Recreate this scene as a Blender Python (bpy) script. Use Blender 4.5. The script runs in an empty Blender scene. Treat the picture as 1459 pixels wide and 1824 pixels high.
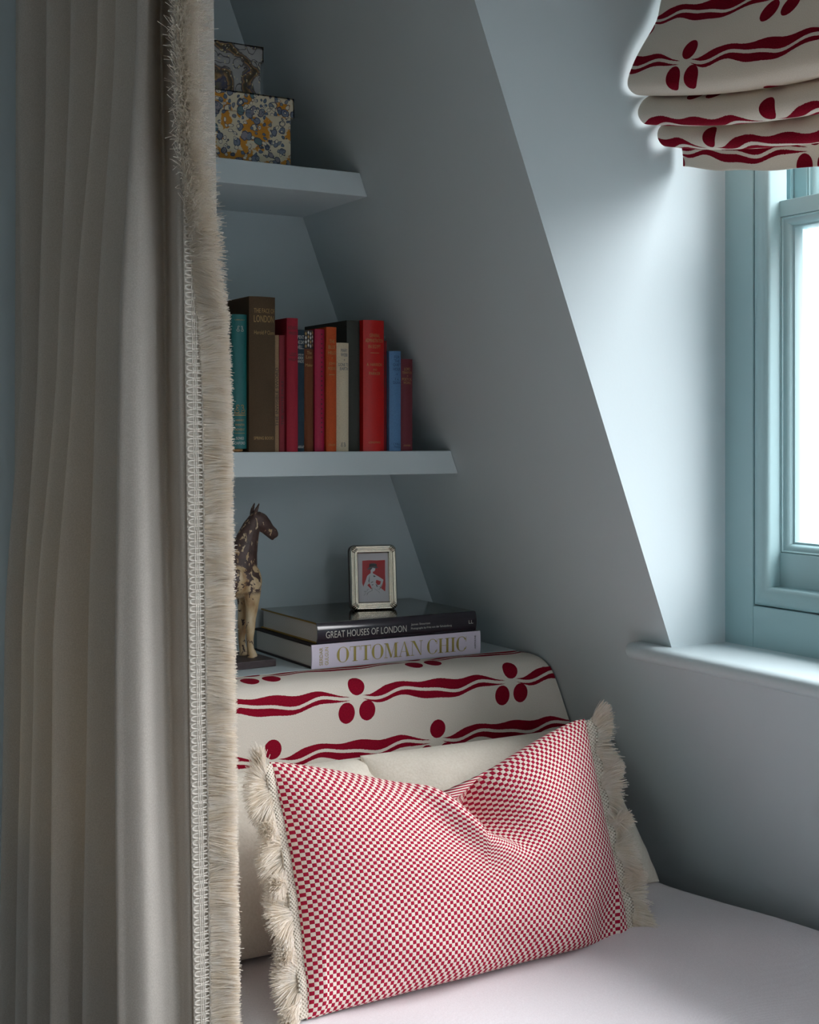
import bpy, bmesh, math, random
from math import sin, cos, pi, radians, sqrt, exp
from mathutils import Vector, Matrix

random.seed(7)
S = bpy.context.scene
C = S.collection

# ------------------------------------------------------------------ camera
cam = bpy.data.cameras.new('camera')
camo = bpy.data.objects.new('camera', cam); C.objects.link(camo)
camo.location = (0, 0, 1.34)
camo.rotation_euler = (radians(90), 0, radians(-30.25))
cam.sensor_fit = 'HORIZONTAL'; cam.sensor_width = 36.0
cam.lens = 2433.0 * 36.0 / 1459.0
cam.shift_y = -137.0 / 1459.0
cam.clip_start = 0.02
S.camera = camo

# ------------------------------------------------------------------ world, light, exposure
world = bpy.data.worlds.new('sky'); S.world = world; world.use_nodes = True
bg = world.node_tree.nodes['Background']
# bright overcast sky above a dimmer skyline of roofs and the ground
wt = world.node_tree
tc = wt.nodes.new('ShaderNodeTexCoord'); sx_ = wt.nodes.new('ShaderNodeSeparateXYZ')
wt.links.new(tc.outputs['Generated'], sx_.inputs[0])
cr = wt.nodes.new('ShaderNodeValToRGB'); mr = wt.nodes.new('ShaderNodeMapRange')
mr.inputs[1].default_value = -1; mr.inputs[2].default_value = 1
wt.links.new(sx_.outputs[2], mr.inputs[0]); wt.links.new(mr.outputs[0], cr.inputs[0])
el = cr.color_ramp.elements
el[0].position = 0.0; el[0].color = (0.05, 0.05, 0.05, 1)
el[1].position = 1.0; el[1].color = (0.97, 0.975, 1.0, 1)
for p_, c_ in ((0.45, (0.06, 0.06, 0.06, 1)), (0.55, (0.12, 0.121, 0.124, 1)), (0.66, (0.70, 0.703, 0.72, 1))):
    q_ = el.new(p_); q_.color = c_
wt.links.new(cr.outputs[0], bg.inputs[0])
bg.inputs[1].default_value = 18.0

def portal(name, loc, rot, sx, sy):
    l = bpy.data.lights.new(name, 'AREA'); l.shape = 'RECTANGLE'; l.size = sx; l.size_y = sy
    l.cycles.is_portal = True
    o = bpy.data.objects.new(name, l); C.objects.link(o); o.location = loc; o.rotation_euler = rot
portal('window_portal', (1.672, 1.05, 1.66), (0, radians(90), 0), 1.22, 1.14)
portal('added_roof_portal', (1.7994-0.385*1.655+0.13, -0.51, 1.655), (0, radians(68.94), 0), 1.60, 1.90)  # guides sky sampling through the added roof window
portal('added_gable_portal', (0.63, -2.02, 1.47), (radians(90), 0, 0), 0.56, 1.86)  # guides sky sampling through the gable window added behind the camera

S.view_settings.view_transform = 'Standard'
S.view_settings.look = 'None'
S.view_settings.gamma = 1.0
S.view_settings.use_curve_mapping = False
S.view_settings.exposure = 0.0
S.cycles.max_bounces = 10
S.cycles.diffuse_bounces = 4
S.cycles.caustics_reflective = False
S.cycles.caustics_refractive = False
S.cycles.use_adaptive_sampling = True
S.cycles.adaptive_threshold = 0.05
S.cycles.adaptive_min_samples = 16
S.cycles.sample_clamp_indirect = 6.0

# ------------------------------------------------------------------ helpers
def srgb(r, g, b):
    f = lambda c: (c/255/12.92 if c/255 <= 0.04045 else ((c/255+0.055)/1.055)**2.4)
    return (f(r), f(g), f(b), 1)

class X:
    """expression on shader sockets"""
    nt = None
    def __init__(s, v): s.v = v
    @staticmethod
    def op(o, *a, clamp=False):
        n = X.nt.nodes.new('ShaderNodeMath'); n.operation = o; n.use_clamp = clamp
        for i, q in enumerate(a):
            q = q.v if isinstance(q, X) else q
            if isinstance(q, (int, float)): n.inputs[i].default_value = q
            else: X.nt.links.new(q, n.inputs[i])
        return X(n.outputs[0])
    def __add__(s, o): return X.op('ADD', s, o)
    __radd__ = __add__
    def __sub__(s, o): return X.op('SUBTRACT', s, o)
    def __rsub__(s, o): return X.op('SUBTRACT', o, s)
    def __mul__(s, o): return X.op('MULTIPLY', s, o)
    __rmul__ = __mul__
    def __truediv__(s, o): return X.op('DIVIDE', s, o)
    def fract(s): return X.op('FRACT', s)
    def floor(s): return X.op('FLOOR', s)
    def sin(s): return X.op('SINE', s)
    def abs(s): return X.op('ABSOLUTE', s)
    def lt(s, o): return X.op('LESS_THAN', s, o)
    def gt(s, o): return X.op('GREATER_THAN', s, o)
    def max(s, o): return X.op('MAXIMUM', s, o)
    def mod2(s): return X.op('FLOORED_MODULO', s, 2.0)
    def smooth(s, a, b):
        n = X.nt.nodes.new('ShaderNodeMapRange'); n.interpolation_type = 'SMOOTHSTEP'
        X.nt.links.new(s.v, n.inputs[0]); n.inputs[1].default_value = a; n.inputs[2].default_value = b
        return X(n.outputs[0])

def new_mat(name):
    m = bpy.data.materials.new(name); m.use_nodes = True
    nt = m.node_tree; X.nt = nt
    return m, nt, nt.nodes['Principled BSDF']

def coords(nt, kind='Object'):
    return nt.nodes.new('ShaderNodeTexCoord').outputs[kind]

def noise(nt, vec, scale, detail=3.0, rough=0.5, dist=0.0):
    n = nt.nodes.new('ShaderNodeTexNoise'); nt.links.new(vec, n.inputs['Vector'])
    n.inputs['Scale'].default_value = scale; n.inputs['Detail'].default_value = detail
    n.inputs['Roughness'].default_value = rough; n.inputs['Distortion'].default_value = dist
    return n

def ramp(nt, fac, stops, interp='LINEAR'):
    r = nt.nodes.new('ShaderNodeValToRGB'); r.color_ramp.interpolation = interp
    e = r.color_ramp.elements
    while len(e) > 1: e.remove(e[-1])
    e[0].position, e[0].color = stops[0]
    for p, c in stops[1:]:
        q = e.new(p); q.color = c
    nt.links.new(fac, r.inputs[0]); return r.outputs[0]

def mixc(nt, fac, a, b):
    n = nt.nodes.new('ShaderNodeMix'); n.data_type = 'RGBA'
    for i, q in ((0, fac), (6, a), (7, b)):
        if isinstance(q, (tuple, float, int)): n.inputs[i].default_value = q
        else: nt.links.new(q, n.inputs[i])
    return n.outputs[2]

def bump(nt, b, height, strength=0.3, dist=0.001):
    n = nt.nodes.new('ShaderNodeBump'); n.inputs['Strength'].default_value = strength
    n.inputs['Distance'].default_value = dist
    nt.links.new(height, n.inputs['Height']); nt.links.new(n.outputs[0], b.inputs['Normal'])

def translucent(nt, b, col, amount):
    """thin cloth: part of the light passes through"""
    out = nt.nodes['Material Output']
    t = nt.nodes.new('ShaderNodeBsdfTranslucent'); mx = nt.nodes.new('ShaderNodeMixShader')
    if isinstance(col, tuple): t.inputs[0].default_value = col
    else: nt.links.new(col, t.inputs[0])
    mx.inputs[0].default_value = amount
    nt.links.new(b.outputs[0], mx.inputs[1]); nt.links.new(t.outputs[0], mx.inputs[2])
    nt.links.new(mx.outputs[0], out.inputs['Surface'])

def plain(name, col, rough=0.6, metal=0.0, nscale=0, nstr=0.2, ndist=0.0005, var=0.0, coat=0.0, spec=0.5):
    m, nt, b = new_mat(name)
    b.inputs['Base Color'].default_value = col
    b.inputs['Roughness'].default_value = rough; b.inputs['Metallic'].default_value = metal
    b.inputs['Specular IOR Level'].default_value = spec
    if coat: b.inputs['Coat Weight'].default_value = coat; b.inputs['Coat Roughness'].default_value = 0.08
    if nscale:
        n = noise(nt, coords(nt), nscale, 4)
        bump(nt, b, n.outputs[0], nstr, ndist)
        if var:
            lo = tuple(c*(1-var) for c in col[:3])+(1,); hi = tuple(min(1, c*(1+var)) for c in col[:3])+(1,)
            nt.links.new(ramp(nt, n.outputs[0], [(0.3, lo), (0.7, hi)]), b.inputs['Base Color'])
    return m

def berry_fabric(name, W, H, thru):
    """cream linen printed with red wavy ribbons and three-berry clusters; UV in metres"""
    m, nt, b = new_mat(name)
    uv = nt.nodes.new('ShaderNodeUVMap'); uv.uv_map = 'UVMap'
    sep = nt.nodes.new('ShaderNodeSeparateXYZ'); nt.links.new(uv.outputs[0], sep.inputs[0])
    nz = noise(nt, uv.outputs[0], 420, 2)
    u = X(sep.outputs[0]); v = X(sep.outputs[1]) + (X(nz.outputs[0]) - 0.5)*0.0016
    row = (v/H).floor()
    s = u/W + row.mod2()*0.5
    a = (s.fract() - 0.5)*W
    bb = ((v/H).fract() - 0.5)*H
    mask = None
    for cx, cy, rx, ry in ((0.002, 0.021, 0.0150, 0.0155), (-0.0185, -0.0215, 0.0150, 0.0170), (0.0195, -0.0205, 0.0150, 0.0165)):
        dx = (a - cx)/rx; dy = (bb - cy)/ry
        c = (dx*dx + dy*dy).lt(1.0)
        mask = c if mask is None else mask.max(c)
    q = (s + 0.5).fract()
    env = q.smooth(0.045, 0.20)*(1.0 - q.smooth(0.74, 0.955))
    mid = 0.0025 + 0.0050*((q*2*pi*2.0 + 3.6).sin()) + 0.002*((q*2*pi*4.0 + 1.0).sin()) - (q - 0.5)*0.004
    up = env*(0.0115 + 0.0045*((q*2*pi*2.0 + 0.5).sin())) + q.smooth(0.03, 0.06)*(1.0 - q.smooth(0.94, 0.965))*0.0012
    lo = env*(0.0085 + 0.0030*((q*2*pi*2.0 + 2.2).sin())) + q.smooth(0.03, 0.06)*(1.0 - q.smooth(0.94, 0.965))*0.0010
    g = 0.0026
    d1 = bb - mid - g
    d2 = mid - g - bb
    mask = mask.max(d1.gt(0.0)*d1.lt(up)).max(d2.gt(0.0)*d2.lt(lo))
    cream = ramp(nt, noise(nt, uv.outputs[0], 900, 2).outputs[0], [(0.3, srgb(214, 206, 193)), (0.7, srgb(232, 226, 216))])
    red = ramp(nt, noise(nt, uv.outputs[0], 700, 2).outputs[0], [(0.35, srgb(120, 8, 32)), (0.7, srgb(152, 16, 44))])
    col = mixc(nt, mask.v, cream, red)
    nt.links.new(col, b.inputs['Base Color'])
    b.inputs['Roughness'].default_value = 0.9; b.inputs['Specular IOR Level'].default_value = 0.1
    hgt = mask*0.6 + X(nz.outputs[0])*0.4
    bump(nt, b, hgt.v, 0.35, 0.0008)
    if thru: translucent(nt, b, col, thru)
    return m

def link(o, parent=None, local=False):
    C.objects.link(o)
    if parent is not None:
        o.parent = parent
        if not local and parent.parent is None: o.matrix_parent_inverse = parent.matrix_basis.inverted()
    return o

def mesh(name, verts, faces, mat=None, parent=None, smooth=False, uv=None, local=False, fix=True):
    me = bpy.data.meshes.new(name)
    me.from_pydata([tuple(v) for v in verts], [], faces)
    if uv is not None:
        l = me.uv_layers.new(name='UVMap')
        for lp in me.loops: l.data[lp.index].uv = uv[lp.vertex_index]
    if fix:
        bm = bmesh.new(); bm.from_mesh(me); bmesh.ops.recalc_face_normals(bm, faces=bm.faces); bm.to_mesh(me); bm.free()
    if mat: me.materials.append(mat)
    if smooth: me.polygons.foreach_set('use_smooth', [True]*len(me.polygons))
    o = bpy.data.objects.new(name, me)
    return link(o, parent, local)

def share(o, name, parent, loc):
    c = bpy.data.objects.new(name, o.data); C.objects.link(c); c.parent = parent; c.location = loc
    return c

def tag(o, label=None, cat=None, group=None, kind=None):
    if label: o['label'] = label
    if cat: o['category'] = cat
    if group: o['group'] = group
    if kind: o['kind'] = kind
    return o

def thing(name, loc, label, cat, group=None, rot=(0, 0, 0)):
    o = bpy.data.objects.new(name, None); o.empty_display_size = 0.05
    o.location = loc; o.rotation_euler = rot; C.objects.link(o)
    o.matrix_basis  # basis follows loc and rot
    return tag(o, label, cat, group)

BOXF = [(0, 1, 3, 2), (4, 6, 7, 5), (0, 4, 5, 1), (2, 3, 7, 6), (0, 2, 6, 4), (1, 5, 7, 3)]
class MB:
    def __init__(s): s.v = []; s.f = []
    def add(s, v, f):
        n = len(s.v); s.v += [tuple(q) for q in v]; s.f += [tuple(i+n for i in q) for q in f]; return s
    def box(s, x0, x1, y0, y1, z0, z1):
        return s.add([(x, y, z) for x in (x0, x1) for y in (y0, y1) for z in (z0, z1)], BOXF)
    def hexa(s, p): return s.add(p, BOXF)
    def extrude(s, poly, axis, a, b):
        """poly: list of 2D points; axis 'x','y','z' is the extrusion axis"""
        n = len(poly)
        def P(q, t):
            return {'x': (t, q[0], q[1]), 'y': (q[0], t, q[1]), 'z': (q[0], q[1], t)}[axis]
        v = [P(q, a) for q in poly]+[P(q, b) for q in poly]
        f = [tuple(range(n)), tuple(range(n, 2*n))]+[(i, (i+1) % n, n+(i+1) % n, n+i) for i in range(n)]
        return s.add(v, f)
    def tube(s, pts, r, k=6, closed=False, caps=True):
        pts = [Vector(p) for p in pts]; n = len(pts); rr = r if isinstance(r, (list, tuple)) else [r]*n
        v = []; up0 = None
        for i, p in enumerate(pts):
            if closed: t = pts[(i+1) % n]-pts[i-1]
            else: t = pts[min(i+1, n-1)]-pts[max(i-1, 0)]
            t.normalize()
            if up0 is None:
                up0 = t.orthogonal().normalized()
            a = (up0-t*up0.dot(t)); a = a.normalized() if a.length > 1e-6 else t.orthogonal().normalized()
            up0 = a; b = t.cross(a)
            v += [p+(a*cos(2*pi*j/k)+b*sin(2*pi*j/k))*rr[i] for j in range(k)]
        f = []
        for i in range(n if closed else n-1):
            i2 = (i+1) % n
            f += [(i*k+j, i*k+(j+1) % k, i2*k+(j+1) % k, i2*k+j) for j in range(k)]
        if caps and not closed: f += [tuple(range(k)), tuple((n-1)*k+j for j in range(k))]
        return s.add(v, f)
    def frame_x(s, y0, y1, z0, z1, prof):
        """mitred frame in the plane x = const; prof: closed list of (inset, x)"""
        v = []
        for i, x in prof:
            v += [(x, y0+i, z0+i), (x, y1-i, z0+i), (x, y1-i, z1-i), (x, y0+i, z1-i)]
        n = len(prof); f = []
        for a in range(n):
            b = (a+1) % n
            f += [(a*4+j, a*4+(j+1) % 4, b*4+(j+1) % 4, b*4+j) for j in range(4)]
        return s.add(v, f)
    def out(s, name, mat, parent=None, smooth=False, local=False):
        return mesh(name, s.v, s.f, mat, parent, smooth, None, local)

def bevel(o, w=0.002, seg=2):
    m = o.modifiers.new('bevel', 'BEVEL'); m.width = w; m.segments = seg; m.limit_method = 'ANGLE'
    m.angle_limit = radians(35); return o

def shade_auto(o, ang=40):
    me = o.data
    bm = bmesh.new(); bm.from_mesh(me)
    for e in bm.edges:
        if len(e.link_faces) == 2 and e.calc_face_angle(0) > radians(ang): e.smooth = False
    for f in bm.faces: f.smooth = True
    bm.to_mesh(me); bm.free(); return o

def grid(nu, nv): return [(j*nu+i, j*nu+i+1, (j+1)*nu+i+1, (j+1)*nu+i) for j in range(nv-1) for i in range(nu-1)]

def catmull(pts, n):
    P = [Vector(p) for p in pts]; P = [2*P[0]-P[1]]+P+[2*P[-1]-P[-2]]; out = []
    segs = len(P)-3
    for k in range(n):
        t = k/(n-1)*segs; i = min(int(t), segs-1); t -= i
        a, b, c, d = P[i:i+4]
        out.append(0.5*((2*b)+(c-a)*t+(2*a-5*b+4*c-d)*t*t+(3*b-a-3*c+d)*t**3))
    return out

def smooth01(t): t = max(0, min(1, t)); return t*t*(3-2*t)
def lerp(a, b, t): return a+(b-a)*t

_h = [random.random() for _ in range(4096)]
def n1(t, seed=0):
    i = math.floor(t); f = t-i; f = f*f*(3-2*f)
    return lerp(_h[(i*7+seed*131) % 4096], _h[((i+1)*7+seed*131) % 4096], f)*2-1
def n2(x, y, seed=0):
    i = math.floor(x); j = math.floor(y); fx = x-i; fy = y-j; fx = fx*fx*(3-2*fx); fy = fy*fy*(3-2*fy)
    h = lambda a, b: _h[(a*73+b*179+seed*311) % 4096]
    return (lerp(lerp(h(i, j), h(i+1, j), fx), lerp(h(i, j+1), h(i+1, j+1), fx), fy))*2-1

def ribbons(name, strands, width, mat, parent, local=False):
    """strands: lists of points; each becomes a thin two-sided ribbon; one joined mesh"""
    v = []; f = []
    for pts in strands:
        n = len(pts); base = len(v)
        ax = Vector((random.uniform(-1, 1), random.uniform(-1, 1), random.uniform(-1, 1)))
        for i, p in enumerate(pts):
            t = (pts[min(i+1, n-1)]-pts[max(i-1, 0)])
            w = t.cross(ax); w = w.normalized()*width*0.5 if w.length > 1e-9 else Vector((0, 0, width*0.5))
            v += [tuple(p-w), tuple(p+w)]
        f += [(base+2*i, base+2*i+1, base+2*i+3, base+2*i+2) for i in range(n-1)]
    return mesh(name, v, f, mat, parent, True, None, local, fix=False)

# ------------------------------------------------------------------ lettering
def text_mesh(txt, width=None, height=0.01):
    """flat letters in local XZ, centred on x, bottom on z=0; returns verts, faces"""
    cu = bpy.data.curves.new('t', 'FONT'); cu.body = txt; cu.size = 1.0; cu.resolution_u = 3
    o = bpy.data.objects.new('t', cu); C.objects.link(o)
    dg = bpy.context.evaluated_depsgraph_get()
    me = o.evaluated_get(dg).to_mesh()
    vs = [(v.co.x, v.co.y) for v in me.vertices]; fs = [tuple(p.vertices) for p in me.polygons]
    o.evaluated_get(dg).to_mesh_clear()
    bpy.data.objects.remove(o); bpy.data.curves.remove(cu)
    x0 = min(v[0] for v in vs); x1 = max(v[0] for v in vs); y0 = min(v[1] for v in vs); y1 = max(v[1] for v in vs)
    k = height/(y1-y0) if y1 > y0 else 1; kx = width/(x1-x0) if width else k
    return [((x-(x0+x1)/2)*kx, (y-y0)*k) for x, y in vs], fs

def didone(txt, height, width):
    """high-contrast serif capitals built from bars, wedges and rings"""
    gl = {}
    def ring(cx, rx, th, gap=None, n=40):
        v = []; f = []
        for i in range(n+1):
            a = 2*pi*i/n
            if gap: a = gap[0]+(gap[1]-gap[0])*i/n
            v += [(cx+rx*cos(a), 0.5+0.52*sin(a)), (cx+(rx-th*abs(cos(a))**1.3-0.020)*cos(a), 0.5+0.488*sin(a))]
        f = [(2*i, 2*i+1, 2*i+3, 2*i+2) for i in range(n)]
        return v, f
    def q(*p): return list(p), [tuple(range(len(p)))]
    def r(x0, z0, x1, z1): return q((x0, z0), (x1, z0), (x1, z1), (x0, z1))
    t = 0.036
    gl['O'] = (0.86, [ring(0.43, 0.41, 0.15)])
    gl['C'] = (0.80, [ring(0.42, 0.40, 0.15, (0.62, 2*pi-0.62)), q((0.72, 0.66), (0.76, 0.66), (0.76, 1.0), (0.74, 1.0)), q((0.72, 0.30), (0.76, 0.30), (0.755, 0.16), (0.735, 0.16))])
    gl['T'] = (0.74, [r(0.29, 0, 0.45, 1), r(0.02, 1-t, 0.72, 1), r(0.19, 0, 0.55, t), q((0.02, 1), (0.045, 1), (0.045, 0.72), (0.02, 0.72)), q((0.695, 1), (0.72, 1), (0.72, 0.72), (0.695, 0.72))])
    gl['I'] = (0.42, [r(0.13, 0, 0.29, 1), r(0.02, 0, 0.40, t), r(0.02, 1-t, 0.40, 1)])
    gl['H'] = (0.90, [r(0.12, 0, 0.28, 1), r(0.62, 0, 0.78, 1), r(0.28, 0.5, 0.62, 0.525), r(0.01, 0, 0.38, t), r(0.01, 1-t, 0.38, 1), r(0.52, 0, 0.89, t), r(0.52, 1-t, 0.89, 1)])
    gl['M'] = (1.02, [r(0.12, 0, 0.145, 1), q((0.12, 1), (0.29, 1), (0.56, 0.06), (0.48, 0.0)), q((0.48, 0), (0.51, 0), (0.80, 1), (0.77, 1)), r(0.76, 0, 0.92, 1), r(0.01, 0, 0.26, t), r(0.66, 0, 1.01, t), r(0.01, 1-t, 0.2, 1), r(0.85, 1-t, 1.01, 1)])
    gl['A'] = (0.84, [q((0.08, 0), (0.105, 0), (0.40, 0.94), (0.385, 1.0)), q((0.385, 1.02), (0.44, 1.02), (0.78, 0), (0.61, 0)), r(0.20, 0.32, 0.54, 0.345), r(0.0, 0, 0.21, t), r(0.53, 0, 0.84, t)])
    gl['N'] = (0.88, [r(0.12, 0, 0.145, 1), q((0.12, 1), (0.30, 1), (0.77, 0), (0.72, 0)), r(0.745, 0, 0.77, 1), r(0.01, 0, 0.26, t), r(0.0, 1-t, 0.2, 1), r(0.64, 1-t, 0.88, 1)])
    v = []; f = []; x = 0
    for c in txt:
        if c == ' ': x += 0.28; continue
        w, parts = gl[c]
        for pv, pf in parts:
            n = len(v); v += [(x+a, b) for a, b in pv]; f += [tuple(i+n for i in q_) for q_ in pf]
        x += w+0.02
    return [((a-x/2)*width/x, b*height) for a, b in v], f

def letter_obj(name, vf, mat, parent, cx, z, yfun, rot=0, label=None):
    """stand 2D letters up on a spine facing -y; yfun(x) is the surface"""
    v, f = vf
    if rot: v = [(a*cos(rot)-b*sin(rot), a*sin(rot)+b*cos(rot)) for a, b in v]
    vv = [(cx+a, yfun(cx+a)-0.0004, z+b) for a, b in v]
    o = mesh(name, vv, f, mat, parent, fix=False)
    return o

# ------------------------------------------------------------------ materials
M = {}
def paint(name, col):
    m, nt, b = new_mat(name)
    b.inputs['Roughness'].default_value = 0.62; b.inputs['Specular IOR Level'].default_value = 0.25
    n = noise(nt, coords(nt), 190, 3); n_ = noise(nt, coords(nt), 3.0, 2)
    lo = tuple(c*0.985 for c in col[:3])+(1,)
    nt.links.new(ramp(nt, n_.outputs[0], [(0.3, lo), (0.7, col)]), b.inputs['Base Color'])
    bump(nt, b, n.outputs[0], 0.10, 0.0008)
    return m
WALL = (0.575, 0.665, 0.695, 1)
M['wall'] = paint('pale blue green wall paint', WALL)
m, nt, b = new_mat('pale blue green satin joinery paint'); M['satin'] = m
b.inputs['Base Color'].default_value = (0.36, 0.54, 0.57, 1); b.inputs['Roughness'].default_value = 0.38
bump(nt, b, noise(nt, coords(nt), 60, 2).outputs[0], 0.05, 0.0006)
m, nt, b = new_mat('pale sill paint'); M['sill'] = m
b.inputs['Base Color'].default_value = (0.55, 0.655, 0.685, 1); b.inputs['Roughness'].default_value = 0.42
bump(nt, b, noise(nt, coords(nt), 60, 2).outputs[0], 0.05, 0.0006)
M['ceiling'] = paint('white ceiling paint', (0.82, 0.81, 0.79, 1))
M['floor'] = plain('brown floorboards', (0.10, 0.06, 0.04, 1), 0.5, nscale=14, var=0.2)
M['white'] = plain('white exterior paint', (0.80, 0.80, 0.82, 1), 0.6)
m, nt, b = new_mat('window glass'); M['glass'] = m
tr = nt.nodes.new('ShaderNodeBsdfTransparent'); gs = nt.nodes.new('ShaderNodeBsdfGlossy'); gs.inputs['Roughness'].default_value = 0.02
mx = nt.nodes.new('ShaderNodeMixShader'); lw = nt.nodes.new('ShaderNodeLayerWeight'); lw.inputs[0].default_value = 0.5
nt.links.new((X.op('POWER', X(lw.outputs['Facing']), 5.0)*0.96+0.04).v, mx.inputs[0])   # pane reflects more at glancing angles
nt.links.new(tr.outputs[0], mx.inputs[1]); nt.links.new(gs.outputs[0], mx.inputs[2])
nt.links.new(mx.outputs[0], nt.nodes['Material Output'].inputs['Surface'])
M['rope'] = plain('white cotton cord', (0.8, 0.8, 0.78, 1), 0.9)
M['berry'] = berry_fabric('red berry ribbon linen', 0.303, 0.086, 0)
M['berry_blind'] = berry_fabric('red berry ribbon blind linen', 0.303, 0.086, 0.16)

def cloth(name, c0, c1, thru=0.0, scale=700, strength=0.35, weave=0, tcol=None, dist=0.0006):
    m, nt, b = new_mat(name)
    co = coords(nt)
    n = noise(nt, co, scale, 2)
    nt.links.new(ramp(nt, n.outputs[0], [(0.3, c0), (0.7, c1)]), b.inputs['Base Color'])
    b.inputs['Roughness'].default_value = 0.95; b.inputs['Specular IOR Level'].default_value = 0.08
    b.inputs['Sheen Weight'].default_value = 0.15
    h = X(n.outputs[0])
    if weave:
        for d, k in (('DIAGONAL', 1.0),):
            w = nt.nodes.new('ShaderNodeTexWave'); w.bands_direction = d; w.inputs['Scale'].default_value = weave
            w.inputs['Distortion'].default_value = 1.5; w.inputs['Detail'].default_value = 1; w.inputs['Detail Scale'].default_value = 3
            nt.links.new(co, w.inputs['Vector']); h = h + X(w.outputs['Fac'])*k
    bump(nt, b, h.v, strength, dist)
    if thru: translucent(nt, b, tcol or c1, thru)
    return m
M['curtain'] = cloth('cream linen curtain', srgb(188, 183, 175), srgb(206, 201, 194), 0.18, 600, 0.25, 0, srgb(198, 172, 124))
M['trim'] = plain('ivory cotton braid', srgb(230, 224, 214), 0.9, nscale=900, nstr=0.3)
M['fringe'] = cloth('ivory cut fringe', srgb(238, 226, 208), srgb(252, 247, 240), 0.45, 60, 0.0, 0, srgb(252, 247, 238))
M['spread'] = cloth('white woven bedspread', srgb(238, 233, 237), srgb(246, 242, 246), 0, 500, 0.40, 230, None, 0.0009)
M['pillow'] = cloth('cream crinkled pillow linen', srgb(230, 222, 206), srgb(238, 231, 217), 0, 260, 0.5, 0, None, 0.0011)
M['matt'] = plain('white mattress ticking', (0.75, 0.74, 0.72, 1), 0.9)
M['divan'] = plain('oatmeal divan fabric', (0.5, 0.46, 0.4, 1), 0.9)

# knitted tape
m, nt, b = new_mat('cream knitted tape'); M['knit'] = m
co = coords(nt); sepk = nt.nodes.new('ShaderNodeSeparateXYZ'); nt.links.new(co, sepk.inputs[0])
kz = (X(sepk.outputs[2])*(2*pi/0.0052)).sin(); kx = (X(sepk.outputs[0])*(2*pi/0.0060)).sin()
kk = kz*kx
nt.links.new(ramp(nt, (kk*0.5+0.5).v, [(0.10, srgb(150, 138, 120)), (0.35, srgb(222, 212, 196)), (1.0, srgb(236, 228, 214))]), b.inputs['Base Color'])
b.inputs['Roughness'].default_value = 0.95; b.inputs['Specular IOR Level'].default_value = 0.05
bump(nt, b, kk.v, 0.8, 0.0012)

# red and cream basket weave
m, nt, b = new_mat('red and cream basket weave'); M['check'] = m
uv = nt.nodes.new('ShaderNodeUVMap'); uv.uv_map = 'UVMap'
sep = nt.nodes.new('ShaderNodeSeparateXYZ'); nt.links.new(uv.outputs[0], sep.inputs[0])
k = 1/0.0050
a_ = X(sep.outputs[0])*k; b_ = X(sep.outputs[1])*k
par = (a_.floor() + b_.floor()).mod2()
fa = (a_.fract()-0.5)*2.0; fb = (b_.fract()-0.5)*2.0
dome = (1.0 - fa*fa*0.8)*(1.0 - fb*fb*0.8)
nz = noise(nt, uv.outputs[0], 1500, 2)
redc = ramp(nt, nz.outputs[0], [(0.3, srgb(150, 20, 50)), (0.7, srgb(184, 38, 68))])
crmc = ramp(nt, nz.outputs[0], [(0.3, srgb(226, 208, 196)), (0.7, srgb(246, 236, 228))])
nt.links.new(mixc(nt, par.v, redc, crmc), b.inputs['Base Color'])
b.inputs['Roughness'].default_value = 0.9; b.inputs['Specular IOR Level'].default_value = 0.1
bump(nt, b, (dome + X(nz.outputs[0])*0.3).v, 0.6, 0.0009)

# ================================================================== STRUCTURE
YB = 2.329; YF = -1.9; XL = -2.3; ZC = 2.42
def slope(z): return 1.7994-0.385*z
Y1 = 1.615; Y0 = 0.46; ZS = 1.0; ZH = 2.29

tag(MB().box(XL-0.1, 1.95, YF-0.1, YB+0.1, -0.1, 0).out('floor', M['floor']), kind='structure')
tag(MB().box(XL-0.1, 1.2, YF-0.1, YB+0.1, ZC, ZC+0.1).out('ceiling', M['ceiling']), kind='structure')
tag(MB().box(XL-0.1, 1.95, YB, YB+0.1, 0, ZC).out('wall_back', M['wall']), kind='structure')
# gable wall behind the camera, with a tall unseen window added for fill daylight
GX0, GX1, GZ0, GZ1 = 0.36, 0.90, 0.55, 2.36
mb = MB().box(XL-0.1, GX0, YF-0.1, YF, 0, ZC).box(GX1, 1.95, YF-0.1, YF, 0, ZC).box(GX0, GX1, YF-0.1, YF, 0, GZ0).box(GX0, GX1, YF-0.1, YF, GZ1, ZC)
tag(mb.out('wall_front', M['wall']), kind='structure')
g_ = thing('window_added_gable', ((GX0+GX1)/2, YF, GZ0), 'tall painted window added to the gable wall behind the camera for fill light', None); g_['kind'] = 'structure'
mb = MB(); gm = (GX0+GX1)/2
for xa, xb, za, zb in ((GX0, GX0+0.05, GZ0, GZ1), (GX1-0.05, GX1, GZ0, GZ1), (GX0+0.05, GX1-0.05, GZ0, GZ0+0.06), (GX0+0.05, GX1-0.05, GZ1-0.05, GZ1), (gm-0.02, gm+0.02, GZ0+0.06, GZ1-0.05)): mb.box(xa, xb, YF-0.07, YF-0.02, za, zb)
mb.out('added_window_frame', M['satin'], g_)
for xa, xb in ((GX0+0.05, gm-0.02), (gm+0.02, GX1-0.05)): MB().box(xa, xb, YF-0.047, YF-0.043, GZ0+0.06, GZ1-0.05).out('pane', M['glass'], g_)
tag(MB().box(XL-0.1, XL, YF, YB, 0, ZC).out('wall_left', M['wall']), kind='structure')

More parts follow.
